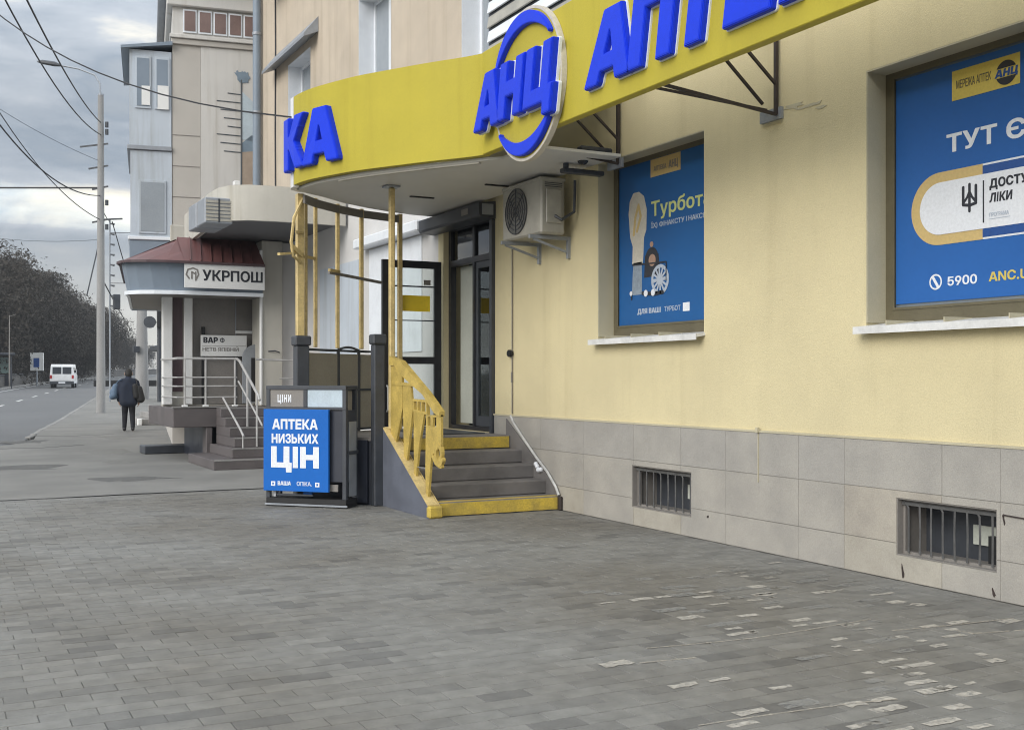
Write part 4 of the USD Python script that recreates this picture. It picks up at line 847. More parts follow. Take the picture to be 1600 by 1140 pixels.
part(ab, 'skirt', fb(-0.01, L + 0.02, -0.015, 0.0, 0.012, 0.035), M['galv'])
for s0, d0 in ((0, 0), (L - 0.05, 0), (0, DP - 0.05), (L - 0.05, DP - 0.05)):
    part(ab, 'corner_post', fb(s0, s0 + 0.05, d0, d0 + 0.05, 0.10, 1.41), M['charcoal'])
part(ab, 'body', fb(0.05, L - 0.002, 0.02, DP - 0.02, 0.30, 1.13), M['navy'])
part(ab, 'top_rail', fb(0.0, L, -0.004, DP + 0.004, 1.37, 1.415), M['charcoal'])
part(ab, 'mid_rail', fb(0.0, L, -0.003, 0.05, 1.135, 1.165), M['charcoal'])
part(ab, 'mullion', fb(0.47 * L, 0.47 * L + 0.05, 0.0, 0.04, 1.165, 1.37), M['charcoal'])
part(ab, 'head_pane', fb(0.05, 0.47 * L, 0.01, 0.02, 1.165, 1.37), M['taupe']); part(ab, 'head_pane', fb(0.47 * L + 0.05, L - 0.05, 0.01, 0.02, 1.165, 1.37), M['mural_pale'], label='pale glass head pane')
def on_box(poly, d, th=0.002):
    m = ext(poly, th); T = np.eye(4); T[:2, 0] = u; T[:3, 1] = (0, 0, 1); T[:2, 2] = nrm; T[:2, 3] = A0 + nrm * d; m.apply_transform(T); return m
def bwords(text, s, z, h, wgt, w):
    p = tpoly(text, h, wgt); p = affinity.translate(p, -p.bounds[0], 0); p = fit(p, w); return affinity.translate(p, s, z)
for ch_, s_, w_ in (('Ц', 0.150, 0.048), ('|', 0.208, 0.014), ('Н', 0.234, 0.042), ('И', 0.288, 0.042)):
    q_ = sbox(s_, 1.22, s_ + w_, 1.31) if ch_ == '|' else bwords(ch_, s_, 1.22, 0.09, 800, w_)
    part(ab, 'letter', on_box(q_, -0.009), M['print_white'])
for z0, z1 in ((0.13, 0.62), (0.66, 1.0)):
    part(ab, 'side_pane', fb(L - 0.001, L + 0.004, 0.07, DP - 0.04, z0, z1, 0.0), M['galv'])
part(ab, 'side_rail', fb(L, L + 0.012, 0.04, DP, 0.62, 0.66), M['charcoal'])
part(ab, 'stored_leaflet', fb(0.07, 0.10, 0.05, 0.12, 0.11, 0.28, 0), M['print_white']); part(ab, 'stored_leaflet', fb(0.45, 0.56, 0.08, 0.12, 0.14, 0.27, 0), M['bluestand']); part(ab, 'stored_leaflet', fb(0.82, 0.93, 0.02, 0.04, 0.19, 0.27, 0), M['taupe'])
part(ab, 'lower_bar', fb(0.15, 0.62, -0.01, 0.01, 0.13, 0.15, 0.002), M['charcoal'])
PS0, PS1, PZ0, PZ1 = -0.005, 0.845, 0.185, 1.140
pst = part(ab, 'poster_board', fb(PS0, PS1, -0.05, -0.012, PZ0, PZ1, 0.003), M['bluestand'])
def pw(text, fx0, fx1, fz, fh, wgt):
    w = PS1 - PS0; h = PZ1 - PZ0
    part(pst, 'lettering', on_box(bwords(text, PS0 + fx0 * w, PZ0 + (1 - fz) * h, fh * h, wgt, (fx1 - fx0) * w), 0.0505), M['print_white'])
pw('АПТЕКА', 0.14, 0.84, 0.245, 0.125, 800)
pw('НИЗЬКИХ', 0.13, 0.85, 0.415, 0.115, 800)
pw('ЦІН', 0.12, 0.86, 0.715, 0.26, 900)
pw('ВАША', 0.225, 0.43, 0.93, 0.05, 800); pw('ОПІКА.', 0.52, 0.75, 0.93, 0.05, 500)
w_, h_ = PS1 - PS0, PZ1 - PZ0
for a in (0.12, 0.80):
    part(pst, 'logo_square', on_box(sbox(PS0 + a * w_, PZ0 + 0.06 * h_, PS0 + (a + 0.065) * w_, PZ0 + 0.115 * h_).difference(sbox(PS0 + (a + 0.02) * w_, PZ0 + 0.075 * h_, PS0 + (a + 0.045) * w_, PZ0 + 0.10 * h_)), 0.0505), M['print_white'])

# ------------------------------------------------------------------ post office annex
po = thing('post_office', 'low post office annex with pale frames, maroon strip and grey glazing', 'building', (5.2, 22.2, 0))
FY = 22.0
part(po, 'front_wall', xz(sbox(3.96, 0.97, 6.40, 3.4).difference(sbox(4.52, 0.985, 6.36, 3.2)), FY + 0.02, FY + 0.20), M['creamcan'])
part(po, 'glazing', xz(sbox(4.52, 1.0, 6.36, 3.2), FY + 0.10, FY + 0.12), M['taupe'])
part(po, 'maroon_strip', bx(4.13, 4.32, FY - 0.003, FY + 0.018, 1.25, 3.1), M['maroon'])
part(po, 'pilaster', bx(3.93, 4.11, FY - 0.12, FY + 0.01, 1.0, 3.12, 0.012), M['white'])
part(po, 'pilaster', bx(4.34, 4.50, FY - 0.05, FY + 0.018, 1.0, 3.12, 0.012), M['white'])
part(po, 'vestibule_wall', bx(5.66, 6.06, 21.25, 21.99, 0.972, 4.14, 0.01), M['creamcan'], label='beige wall pier at the right end of the post office')
part(po, 'vestibule_wall', bx(6.062, 6.40, 21.40, 21.99, 0.972, 4.14, 0.01), M['greyrender'])
part(po, 'corner_pipe', tube([(5.64, 21.24, 1.0), (5.64, 21.24, 3.95)], 0.03, 8), M['white'], label='white pipe at the canopy edge')
part(po, 'wall_hook', tube([(5.78, 21.24, 2.02), (5.9, 21.2, 2.03), (6.0, 21.22, 2.0)], 0.012, 5), M['charcoal'])
part(po, 'mullion', bx(4.70, 4.76, FY + 0.06, FY + 0.098, 1.0, 2.5), M['black'])
part(po, 'mullion', bx(5.35, 5.37, FY + 0.08, FY + 0.098, 1.0, 3.2), M['galv'])
part(po, 'blind_rail', bx(5.35, 6.3, FY + 0.06, FY + 0.098, 2.38, 2.44, 0.01), M['white'])
part(po, 'side_wall', [trimesh.convex.convex_hull(np.array([(x, y, z) for z in (0.6, 3.4) for x, y in ((3.97, FY + 0.21), (4.25, FY + 0.21), (4.92, 25.8), (4.64, 25.8))]))], M['creamcan'])
part(po, 'arched_door', [mv(xz(unary_union([sbox(5.42, 1.02, 6.0, 1.9), affinity.scale(Point(5.72, 1.9).buffer(0.30), 1, 0.9)]), FY - 0.25, FY - 0.18), 0, 0, 0)], M['galv'])
part(po, 'door_slit', bx(5.58, 5.66, FY - 0.262, FY - 0.251, 1.05, 1.9), M['black'])
part(po, 'flat_roof', bx(3.95, 6.40, FY + 0.2, 25.6, 3.4, 3.55), M['galv'])
nb = thing('notice_board', 'white notice board with black print behind the post office railing', 'notice board', (5.2, FY, 1.7))
part(nb, 'board', bx(4.66, 5.55, FY - 0.03, FY - 0.005, 1.93, 2.34, 0.004), M['white'])
def front(poly, yv, th=0.003): return xz(poly, yv - th, yv)
part(nb, 'lettering', front(affinity.translate(fit(tpoly('ВАР', 0.11, 900), 0.28), 4.70, 2.19), FY - 0.031), M['print_black'])
part(nb, 'lettering', front(affinity.translate(fit(tpoly('Ф', 0.09, 600), 0.09), 5.02, 2.20), FY - 0.031), M['print_black'])
part(nb, 'lettering', front(affinity.translate(fit(tpoly('НЕТВ ЯПІВНІЙ', 0.07, 600), 0.70), 4.69, 2.03), FY - 0.031), M['taupe'])
part(nb, 'divider', bx(4.68, 5.53, FY - 0.033, FY - 0.031, 2.13, 2.137), M['taupe'])
# roof canopy of the post office
rc = thing('post_office_canopy', 'rounded canopy with red tin roof, blue grey fascia and post office sign', 'canopy', (4.6, 21.4, 3.2))
S0 = np.array([4.14, 20.98])
fpts = [(5.62, 20.98), (4.14, 20.98), (3.85, 21.00), (3.55, 21.08), (3.32, 21.22), (3.18, 21.42), (3.15, 21.65), (3.25, 22.0)] + [(3.25 + 0.167 * t, 22.0 + t) for t in (1, 2.5, 4)]
base_p, eave = [], []
fp = np.array(fpts)
def loft(a, b, za, zb):
    n = len(a); v = np.vstack([np.c_[a, np.full(n, za)], np.c_[b, np.full(n, zb)]]); f = []
    for i in range(n - 1): f += [[i, i + 1, n + i + 1], [i, n + i + 1, n + i]]
    return trimesh.Trimesh(v, f, process=False)
inn = lambda k: np.array([(x + (k * (0.9 if i > 1 else 0) if i > 0 else 0), y + (k * 0.55 if i < 6 else k * 0.3)) for i, (x, y) in enumerate(fpts)])
def solid_loft(a, b, za, zb, th=0.06):
    a, b = np.array(a), np.array(b); n = len(a)
    ring = np.vstack([np.c_[a, np.full(n, za)], np.c_[b, np.full(n, zb)], np.c_[b, np.full(n, zb - th)], np.c_[a, np.full(n, za - th)]]); f = []
    for i in range(n - 1):
        for r0, r1 in ((0, 1), (1, 2), (2, 3), (3, 0)):
            f += [[r0 * n + i, r0 * n + i + 1, r1 * n + i + 1], [r0 * n + i, r1 * n + i + 1, r1 * n + i]]
    e = n - 1; f += [[0, n, 2 * n], [0, 2 * n, 3 * n], [e, 2 * n + e, n + e], [e, 3 * n + e, 2 * n + e]]
    return trimesh.Trimesh(ring, f, process=False)
outer = np.array([(x - (0.06 if i > 1 else 0), y - (0.08 if i < 6 else 0)) for i, (x, y) in enumerate(fpts)])
part(rc, 'fascia', solid_loft(fp, inn(0.12), 3.62, 3.10, 0.02), M['bluegrey'])
part(rc, 'fascia_lip', ribbon(inn(0.12), 3.04, 3.11, 0.05, -1), M['whitepl'])
part(rc, 'underside', solid_loft(inn(0.13), inn(1.4), 3.07, 3.06, 0.02), M['taupe'])
roof = part(rc, 'red_roof', solid_loft(outer, inn(1.15), 3.64, 4.16, 0.03), M['rooftin'])
part(rc, 'eave_edge', ribbon(outer, 3.60, 3.645, 0.03, -1), M['maroon'])
for k in range(7):
    x = 4.25 + 0.19 * k; part(roof, 'seam', bar((x, 20.91, 3.665), (x + 0.12, 21.6, 4.17), 0.012, 0.018), M['rooftin'])
sg = part(rc, 'sign_board', bx(4.14, 5.62, 20.90, 20.935, 3.16, 3.60, 0.004), M['white'])
part(sg, 'lettering', front(affinity.translate(fit(tpoly('УКРПОШ', 0.20, 700), 1.12), 4.46, 3.30), 20.899), M['print_black'])
hx = affinity.translate(LineString([(4.35, 3.33), (4.30, 3.40), (4.33, 3.49), (4.42, 3.52), (4.50, 3.49), (4.52, 3.40), (4.47, 3.30)]).buffer(0.014), -0.13, 0)
part(sg, 'horn_mark', front(unary_union([hx, LineString([(4.27, 3.33), (4.27, 3.45), (4.32, 3.42)]).buffer(0.014), LineString([(4.34, 3.31), (4.34, 3.45)]).buffer(0.012)]), 20.899), M['taupe'])
# podium, steps, railing
pd = thing('post_office_podium', 'brown stone clad podium in front of the post office, dark void beneath', 'podium', (5.1, 21.2, 0))
part(pd, 'deck', bx(3.86, 6.39, 20.5, 23.0, 0.62, 0.97, 0.01), M['darkstone'])
part(pd, 'tread_edge', bx(3.85, 5.0, 20.485, 20.6, 0.972, 0.99, 0.003), M['kerb'])
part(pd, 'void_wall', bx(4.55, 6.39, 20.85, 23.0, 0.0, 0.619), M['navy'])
part(pd, 'support', bx(4.45, 4.56, 20.52, 20.84, 0.0, 0.619, 0.01), M['darkstone'])
ps = thing('post_office_steps', 'brown stone steps with pale nosings climbing to the post office podium', 'steps', (5.4, 19, 0))
for k in range(6):
    y0 = 18.45 + 0.34 * k
    x0 = 4.12 if k == 0 else (4.62 if k > 1 else 4.5)
    y1 = 20.48
    s1 = part(ps, 'step', bx(x0, 6.385, y0, y1, 0.162 * k + 0.0005, 0.162 * (k + 1) - 0.0005, 0.008), M['darkstone'])
    part(s1, 'nosing', bx(x0 + 0.01, 6.38, y0 - 0.004, y0 + 0.03, 0.162 * (k + 1) - 0.02, 0.162 * (k + 1) + 0.003, 0.003), M['kerb'])
lg_ = solo('stone_ledge', [bx(3.78, 5.3, 23.0, 23.6, 0.001, 0.16, 0.015)], M['charcoal'], 'low dark stone ledge lying beside the post office podium', 'ledge')
mr = thing('metal_railing', 'silver metal railing around the post office podium and down its steps', 'railing', (4.6, 20.6, 0.97))
RT = 1.86
ends = [(3.95, 20.58), (5.02, 20.58)]
for z in (RT, 1.52, 1.36, 1.16):
    part(mr, 'rail', tube([(3.93, 22.0, z), (3.95, 20.58, z), (5.02, 20.58, z)], 0.022 if z == RT else 0.014, 6), M['rail'])
for x in (4.08, 4.45, 4.98):
    part(mr, 'baluster', tube([(x, 20.58, 0.985), (x, 20.58, RT)], 0.018, 6), M['rail'])
    part(mr, 'foot_flange', bx(x - 0.05, x + 0.05, 20.53, 20.63, 0.991, 1.02, 0.008), M['white'])
part(mr, 'hand_rail', tube([(5.02, 20.58, RT), (5.0, 20.3, RT - 0.05), (5.0, 19.0, 1.20), (4.98, 18.85, 1.13)], 0.024, 6), M['rail'])
part(mr, 'hand_rail', tube([(5.0, 20.4, 1.45), (5.0, 19.0, 0.82), (5.0, 18.75, 0.70)], 0.016, 6), M['rail'])
part(mr, 'hand_rail', tube([(4.70, 20.3, 1.15), (4.72, 19.1, 0.62), (4.72, 18.9, 0.52)], 0.018, 6), M['rail'])
part(mr, 'baluster', tube([(5.0, 19.1, 0.33), (5.0, 19.1, 1.24)], 0.018, 6), M['rail']); part(mr, 'baluster', tube([(5.0, 19.75, 0.65), (5.0, 19.75, 1.55)], 0.018, 6), M['rail'])
part(mr, 'baluster', tube([(4.72, 18.95, 0.165), (4.72, 18.95, 0.54)], 0.014, 6), M['rail'])
part(mr, 'foot_flange', trimesh.creation.cone(0.05, 0.07, transform=trimesh.transformations.translation_matrix((4.72, 18.95, 0.166))), M['white'])
part(mr, 'hand_rail', tube([(5.45, 20.9, RT), (6.2, 20.9, RT - 0.02)], 0.02, 6), M['rail'])
for z in (1.5, 1.3, 1.12): part(mr, 'rail', tube([(5.9, 20.9, z), (6.2, 20.9, z)], 0.013, 6), M['rail'])

# ------------------------------------------------------------------ cream curved canopy with two units
cc = thing('cream_canopy', 'cream canopy with rounded corner jutting from the grey wall over the post office steps', 'canopy', (5.4, 19.5, 4.2))
cpts = [(6.38, 18.55), (5.2, 18.55), (4.75, 18.62), (4.52, 18.80), (4.42, 19.10), (4.40, 19.5), (4.42, 20.5), (4.55, 22.6)]
cpol = Polygon(cpts + [(6.38, 22.6)])
part(cc, 'fascia', ribbon(cpts, 4.13, 4.72, 0.08, -1), M['creamcan'], 40)
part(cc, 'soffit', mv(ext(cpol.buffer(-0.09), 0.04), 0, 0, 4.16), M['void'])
part(cc, 'deck', mv(ext(cpol.buffer(-0.09), 0.04), 0, 0, 4.60), M['galv'])
part(cc, 'lamp', bx(4.52, 4.62, 18.72, 18.84, 4.722, 4.80, 0.01), M['white'])
for i, (x, y) in enumerate(((4.24, 19.05), (4.24, 19.75))):
    q = thing('canopy_unit', ('grey louvred box fixed to the near end of the cream canopy side', 'grey louvred box behind the first on the cream canopy side')[i], 'ventilation box', (x, y, 4.1))
    part(q, 'shell', bx(x - 0.2, x + 0.26, y - 0.3, y + 0.3, 4.07, 4.50, 0.015), M['galv'])
    for k in range(6): part(q, 'louvre', bx(x - 0.18, x + 0.24, y - 0.312, y - 0.301, 4.11 + 0.06 * k, 4.15 + 0.06 * k), M['ac'])
    part(q, 'side_panel', bx(x + 0.02, x + 0.05, y - 0.314, y - 0.3, 4.09, 4.48), M['charcoal'])
gp = thing('drainpipe', 'blue grey drainpipe running down between the pink and grey buildings', 'drainpipe', (6.3, 24.0, 4))
part(gp, 'pipe', tube([(6.28, 24.0, 4.75), (6.28, 24.0, 11.0)], 0.085, 12), M['bluegrey'], 40)
for z in (5.5, 7.2, 8.9, 10.4): part(gp, 'collar', tube([(6.28, 24.0, z), (6.28, 24.0, z + 0.06)], 0.098, 12), M['galv'], 40)
u2 = aircon(5.98, 6.36, 21.9, 22.75, 9.45, 10.15, 'grey air conditioner unit high on the pink wall near the drainpipe')
part(u2, 'wall_bracket', [bx(5.95, 6.398, 22.05, 22.09, 9.40, 9.44), bx(5.95, 6.398, 22.6, 22.64, 9.40, 9.44)], M['rust'])
pole_rag = solo('torn_awning', trimesh.convex.convex_hull(np.array([(5.86, 24.2, 10.0), (6.36, 24.2, 10.0), (5.9, 24.2, 10.45), (6.36, 24.2, 10.5), (6.1, 24.5, 10.3), (6.2, 24.15, 9.8)])), M['charcoal'], 'dark torn awning fragment at the top of the drainpipe', 'awning')

# ------------------------------------------------------------------ apartment building behind (aligned with the road)
apb = thing('apartment_building', 'pale apartment block with mural, brown loggia panes and stacked balconies', 'apartment building', (4.9, 26, 0))
AD, BD = np.array([0.1647, 0.9863]), np.array([0.9863, -0.1647])
AO = np.array([4.88, 26.0])
def apx(b0, b1, a0, a1, z0, z1, ch=0.0):
    m = bx(b0, b1, a0, a1, z0, z1, ch); T = np.eye(4); T[:2, 0] = BD; T[:2, 1] = AD; T[:2, 3] = AO; m.apply_transform(T); return m
part(apb, 'front_wall', apx(0.62, 3.4, 0.0, 14, 0, 9.05), M['lightwall'])
part(apb, 'corner_wall', apx(0.0, 0.615, 0.015, 14, 0, 9.05), M['beigewall'])
for z in (4.9, 5.6, 6.3, 7.0): part(apb, 'panel_joint', apx(0.0, 0.6, 0.008, 0.0145, z, z + 0.015), M['taupe'])
part(apb, 'cornice', apx(-0.03, 3.4, -0.05, 14, 9.055, 9.18, 0.01), M['beigewall'])
part(apb, 'cornice', apx(-0.06, 3.4, -0.10, 14, 9.185, 9.27, 0.01), M['lightwall'])
lo = part(apb, 'loggia', apx(0.0, 3.4, 0.0, 14, 9.275, 9.90), M['lightwall'])
for k in range(6):
    b0 = 0.26 + 0.335 * k
    part(lo, 'pane_frame', apx(b0 - 0.03, b0 + 0.27, -0.035, -0.002, 9.33, 9.86, 0.004), M['whitepl'])
    part(lo, 'pane', apx(b0, b0 + 0.24, -0.045, -0.036, 9.37, 9.82), M['brownpane'])
part(apb, 'attic', apx(-0.12, 3.4, -0.12, 14, 9.905, 10.35, 0.02), M['lightwall'])
part(apb, 'roof', apx(-0.3, 3.5, -0.3, 14.2, 10.36, 10.9, 0.03), M['galv'])
part(apb, 'lower_band', apx(-0.05, 2.2, -0.16, -0.003, 4.1, 4.95, 0.02), M['creamcan'])
part(apb, 'wall_arm', tube([(AO[0] + 0.25, AO[1] - 0.1, 5.12), (AO[0] + 0.9, AO[1] - 0.25, 5.2)], 0.02, 5), M['charcoal'])
# balconies
ba = thing('balcony', 'glazed upper balcony with blue white panels and slanted roof on the apartment block', 'balcony', (4.4, 26.3, 6.8))
def pane_frame(par, b0, b1, z0, z1, m=None):
    f_ = part(par, 'window_frame', apx(b0, b1, -0.03, -0.002 + 0.0, z0, z1, 0.004), M['balcony'])
    part(f_, 'pane', apx(b0 + 0.04, b1 - 0.04, -0.038, -0.031, z0 + 0.05, z1 - 0.05), m or M['palepane'])
b1_ = part(ba, 'side_panel', apx(-0.92, -0.02, 0.0, 3.2, 6.72, 8.86), M['balcony'])
pane_frame(b1_, -0.80, -0.46, 7.55, 8.72, M['bluegrey']); pane_frame(b1_, -0.38, -0.06, 7.55, 8.72, M['bluegrey'])
part(ba, 'sash', apx(-0.66, -0.48, -0.05, -0.04, 7.62, 8.05), M['white']); part(ba, 'sash', apx(-0.32, -0.08, -0.05, -0.04, 7.55, 8.08), M['white'])
rp = np.array([(-1.10, 0, 8.90), (-0.0, 0, 9.08), (-1.10, 0, 8.84), (-0.0, 0, 9.0)])
part(ba, 'roof', trimesh.convex.convex_hull(np.array([(AO[0] + b * BD[0] + a * AD[0], AO[1] + b * BD[1] + a * AD[1], z) for b, _, z in rp for a in (-0.12, 3.3)])), M['bluegrey'])
part(ba, 'lower_edge', apx(-0.97, -0.01, -0.05, 3.25, 6.62, 6.72, 0.01), M['galv'])
bb = thing('balcony', 'lower blue white enclosed balcony directly above the red tin roof', 'balcony', (4.4, 26.3, 4))
b2_ = part(bb, 'side_panel', apx(-0.90, -0.01, 0.0, 3.2, 4.68, 6.61), M['balcony'])
pane_frame(b2_, -0.72, -0.14, 4.75, 5.95)
part(bb, 'base', apx(-0.92, -0.02, -0.02, 3.2, 3.2, 4.60, 0.01), M['bluegrey'])
part(bb, 'ledge', apx(-0.95, -0.01, -0.05, 3.25, 4.605, 4.68, 0.01), M['whitepl'])
# mural on the front wall
def mur(poly, lvl=1):
    m = ext(poly, 0.003); T = np.eye(4); T[:2, 0] = BD; T[:3, 1] = (0, 0, 1); T[:2, 2] = -AD; T[:2, 3] = AO - AD * (0.003 * lvl); m.apply_transform(T); return m
mu = part(apb, 'mural', mur(Polygon([(1.50, 6.0), (1.52, 6.9), (1.75, 7.1), (2.2, 7.1), (2.2, 5.2), (1.48, 5.2)])), M['mural_blue'], label='painted mural of blue and tan shapes')
part(mu, 'tan_shape', mur(Polygon([(1.50, 5.95), (1.53, 6.7), (1.9, 6.75), (2.2, 6.0), (2.2, 5.6), (1.55, 5.55)]), 2), M['mural_tan'])
part(mu, 'pale_shape', mur(Polygon([(1.45, 5.45), (1.70, 5.75), (2.2, 5.9), (2.2, 5.2), (1.4, 5.2)]), 3), M['mural_pale'])
part(mu, 'dark_stroke', mur(LineString([(1.50, 5.5), (1.62, 5.7), (1.85, 5.95), (1.9, 6.2)]).buffer(0.03), 4), M['mural_dark'])
part(mu, 'sky_shape', mur(Polygon([(1.50, 7.0), (1.53, 8.1), (1.70, 7.95), (2.2, 7.5), (2.2, 6.9)]), 1), M['mural_pale'])
part(mu, 'lower_shape', mur(Polygon([(1.22, 5.0), (1.25, 5.35), (1.45, 5.45), (2.2, 5.2), (2.2, 4.96)]), 2), M['mural_blue'])
part(mu, 'ball', mur(unary_union([blob(1.53 + dx, 8.42 + dz, 0.26, 0.26) for dx, dz in ((0, 0), (.05, .05), (-.04, .04), (0.06, -.03))]), 3), M['mural_blue'])
part(mu, 'stem', mur(LineString([(1.52, 8.35), (1.52, 6.0), (1.50, 5.3)]).buffer(0.016), 4), M['mural_dark'])
for k in range(8):
    z = 8.02 - 0.19 * k; part(mu, 'rung', mur(LineString([(1.50, z), (1.22 - 0.08 * ((k * 3) % 4), z + 0.015)]).buffer(0.011), 2), M['mural_dark'])
# steps at the far side of the apartment block
fs = thing('side_steps', 'small grey concrete steps with pale edge on the street side past the podium', 'steps', (6.6, 38, 0))
for k in range(3):
    part(fs, 'step', bx(6.0 + 0.28 * k, 7.2, 37.2, 39.2, float(gz(38)) + 0.0 + 0.2 * k, float(gz(38)) + 0.2 * (k + 1) - 0.001, 0.015), M['concrete'])
part(fs, 'edge_block', bx(5.88, 6.02, 37.05, 37.195, 0, 0.22, 0.02), M['white'])

# ------------------------------------------------------------------ poles and wires
def lamp_pole():
    bxp, byp = 6.26, 48.6; zg = float(gz(byp))
    t = thing('lamp_post', 'tall tapered concrete utility pole with curved lamp arm at the road edge', 'lamp post', (bxp, byp, zg))
    n = 10; zs = np.linspace(zg - 0.2, 13.1, n)
    part(t, 'shaft', tube([(bxp, byp, z) for z in zs], np.linspace(0.185, 0.115, n), 12), M['pole'], 40)
    part(t, 'top_cap', tube([(bxp, byp, 13.1), (bxp, byp, 13.16)], 0.12, 12), M['galv'])
    L_ = np.array([-CS, SN])
    part(t, 'lamp_arm', tube([(bxp, byp, 13.0), (bxp - 0.03, byp, 13.6), (bxp + L_[0] * 0.25, byp + L_[1] * 0.25, 13.95), (bxp + L_[0] * 0.9, byp + L_[1] * 0.9, 14.2), (bxp + L_[0] * 1.7, byp + L_[1] * 1.7, 14.35)], 0.035, 6), M['galv'], 40)
    part(t, 'lamp_head', tube([(bxp + L_[0] * s_, byp + L_[1] * s_, z) for s_, z in ((1.65, 14.34), (1.9, 14.40), (2.4, 14.48), (2.6, 14.5))], [0.05, 0.10, 0.09, 0.03], 8), M['charcoal'], 40)
    for z, s0, s1 in ((11.1, -0.15, 0.85), (10.2, -0.1, 0.5), (9.35, -0.1, 0.35), (8.0, -0.1, 0.35)):
        part(t, 'cross_arm', bar((bxp - L_[0] * 0.3, byp - L_[1] * 0.3, z + 0.03), (bxp + L_[0] * s1, byp + L_[1] * s1, z - 0.10), 0.06), M['charcoal'])
    for z in (11.8, 11.5, 8.6, 7.6):
        part(t, 'insulator', tube([(bxp + L_[0] * -0.25, byp + L_[1] * -0.25, z), (bxp + L_[0] * -0.25, byp + L_[1] * -0.25, z + 0.22)], 0.07, 7), M['charcoal'])
    return bxp, byp
PX, PY = lamp_pole()
fp2 = thing('utility_pole', 'thick tapered grey pole on the sidewalk behind the red canopy corner', 'pole', (10.95, 67.5, float(gz(67.5))))
part(fp2, 'shaft', tube([(10.95, 67.5, z) for z in np.linspace(0.2, 10.0, 8)], np.linspace(0.40, 0.17, 8), 12), M['pole'], 40)
part(fp2, 'cable_arm', bar((10.95, 67.5, 6.0), (12.4, 66.8, 5.6), 0.12), M['charcoal'])
part(fp2, 'control_box', bx(10.4, 10.75, 67.0, 67.3, 3.0, 3.35, 0.02), M['charcoal'])
fp3 = thing('traffic_light', 'dark traffic light on a slim post seen between pole and post office', 'traffic light', (10.67, 62.1, float(gz(62))))
part(fp3, 'post', tube([(10.95, 62.0, 0.2), (10.95, 62.0, 7.2)], 0.11, 8), M['charcoal'])
part(fp3, 'signal_head', bx(10.80, 11.1, 61.7, 61.88, 4.2, 5.2, 0.03), M['black'])
part(fp3, 'round_sign', mv(rot(rot(trimesh.creation.cylinder(0.32, 0.05, sections=20), 90, axis=(1, 0, 0)), -20), 10.45, 61.9, 4.5), M['charcoal'], 40)
part(fp3, 'sign_arm', bar((10.45, 61.95, 4.5), (10.95, 62.0, 4.5), 0.05), M['charcoal'])
part(fp3, 'top_arm', bar((10.95, 62.0, 6.9), (9.9, 62.4, 6.2), 0.12), M['charcoal'])
sl = thing('insulator_mast', 'slim lattice mast with insulators rising just right of the lamp post', 'mast', (8.61, 63.2, float(gz(63))))
part(sl, 'mast', tube([(8.6, 63.2, 0.2), (8.6, 63.2, 10.0)], 0.045, 6), M['galv'])
for k in range(9): part(sl, 'insulator', tube([(8.6, 63.2, 9.8 - 0.55 * k), (8.82, 63.1, 9.75 - 0.55 * k)], [0.03, 0.06], 6), M['charcoal'])
part(sl, 'cross_arm', bar((8.3, 63.3, 10.0), (9.2, 62.9, 10.05), 0.08), M['charcoal'])
part(sl, 'stay', tube([(8.7, 63.1, 9.9), (9.7, 62.6, 6.0)], 0.03, 4), M['wire'])
part(sl, 'transformer', bx(8.75, 9.1, 62.9, 63.2, 5.2, 6.0, 0.03), M['charcoal'])

def cable(p, q, sag, r, label, n=22, group=None):
    p, q = np.array(p, float), np.array(q, float); t = np.linspace(0, 1, n)[:, None]
    pts = p * (1 - t) + q * t; pts[:, 2] -= (4 * sag * t * (1 - t))[:, 0]
    return solo('overhead_cable', tube(pts, r, 4), M['wire'], label, 'cable', group)
prev = (-1.2, 9.5)
cable((PX, PY, 12.0), (-0.6, 10.8, 7.9), 0.6, 0.020, 'upper of two steep cables dropping from the top left to the lamp post')
cable((PX, PY, 11.5), (-1.8, 11.2, 10.4), 1.3, 0.020, 'lower of two steep cables dropping from the top left to the lamp post')
cable((3.86, 13.1, 4.62), (-2.0, 40.0, 18.6), 1.95, 0.014, 'single sagging cable from the blue letter end of the canopy across the sky')
cable((PX, PY, 9.32), (-8.0, 55.8, 9.35), 0.02, 0.040, 'thick level cable leaving the lamp post to the left edge')
cable((PX, PY, 9.0), (0.2, 36.0, 11.5), 1.24, 0.024, 'dark sagging cable meeting the lamp post just below the level cable')
cable((PX, PY, 8.0), (0.2, 37.5, 12.7), 1.04, 0.016, 'lowest sagging cable meeting the lamp post')
cable((PX, PY, 7.2), (-1.5, 60.0, 9.2), 0.5, 0.010, 'faint thin cable low in the sky left of the lamp post')
cable((PX, PY, 10.4), (-1.0, 45.0, 13.6), 0.4, 0.009, 'faint thin cable in the mid sky left of the lamp post')
cable((PX, PY, 8.6), (8.6, 63.2, 9.9), 0.1, 0.02, 'short cable between the lamp post and the insulator mast')
cable((8.6, 63.2, 9.3), (16.0, 58.0, 9.6), 0.15, 0.022, 'level cable from the mast top to the right')
cable((8.6, 63.2, 6.6), (16.0, 58.0, 6.8), 0.1, 0.020, 'lower level cable from the mast to the right')
cable((PX, PY, 5.7), (30, 190, 8.5), 0.4, 0.03, 'long cable running along the road past the trees')

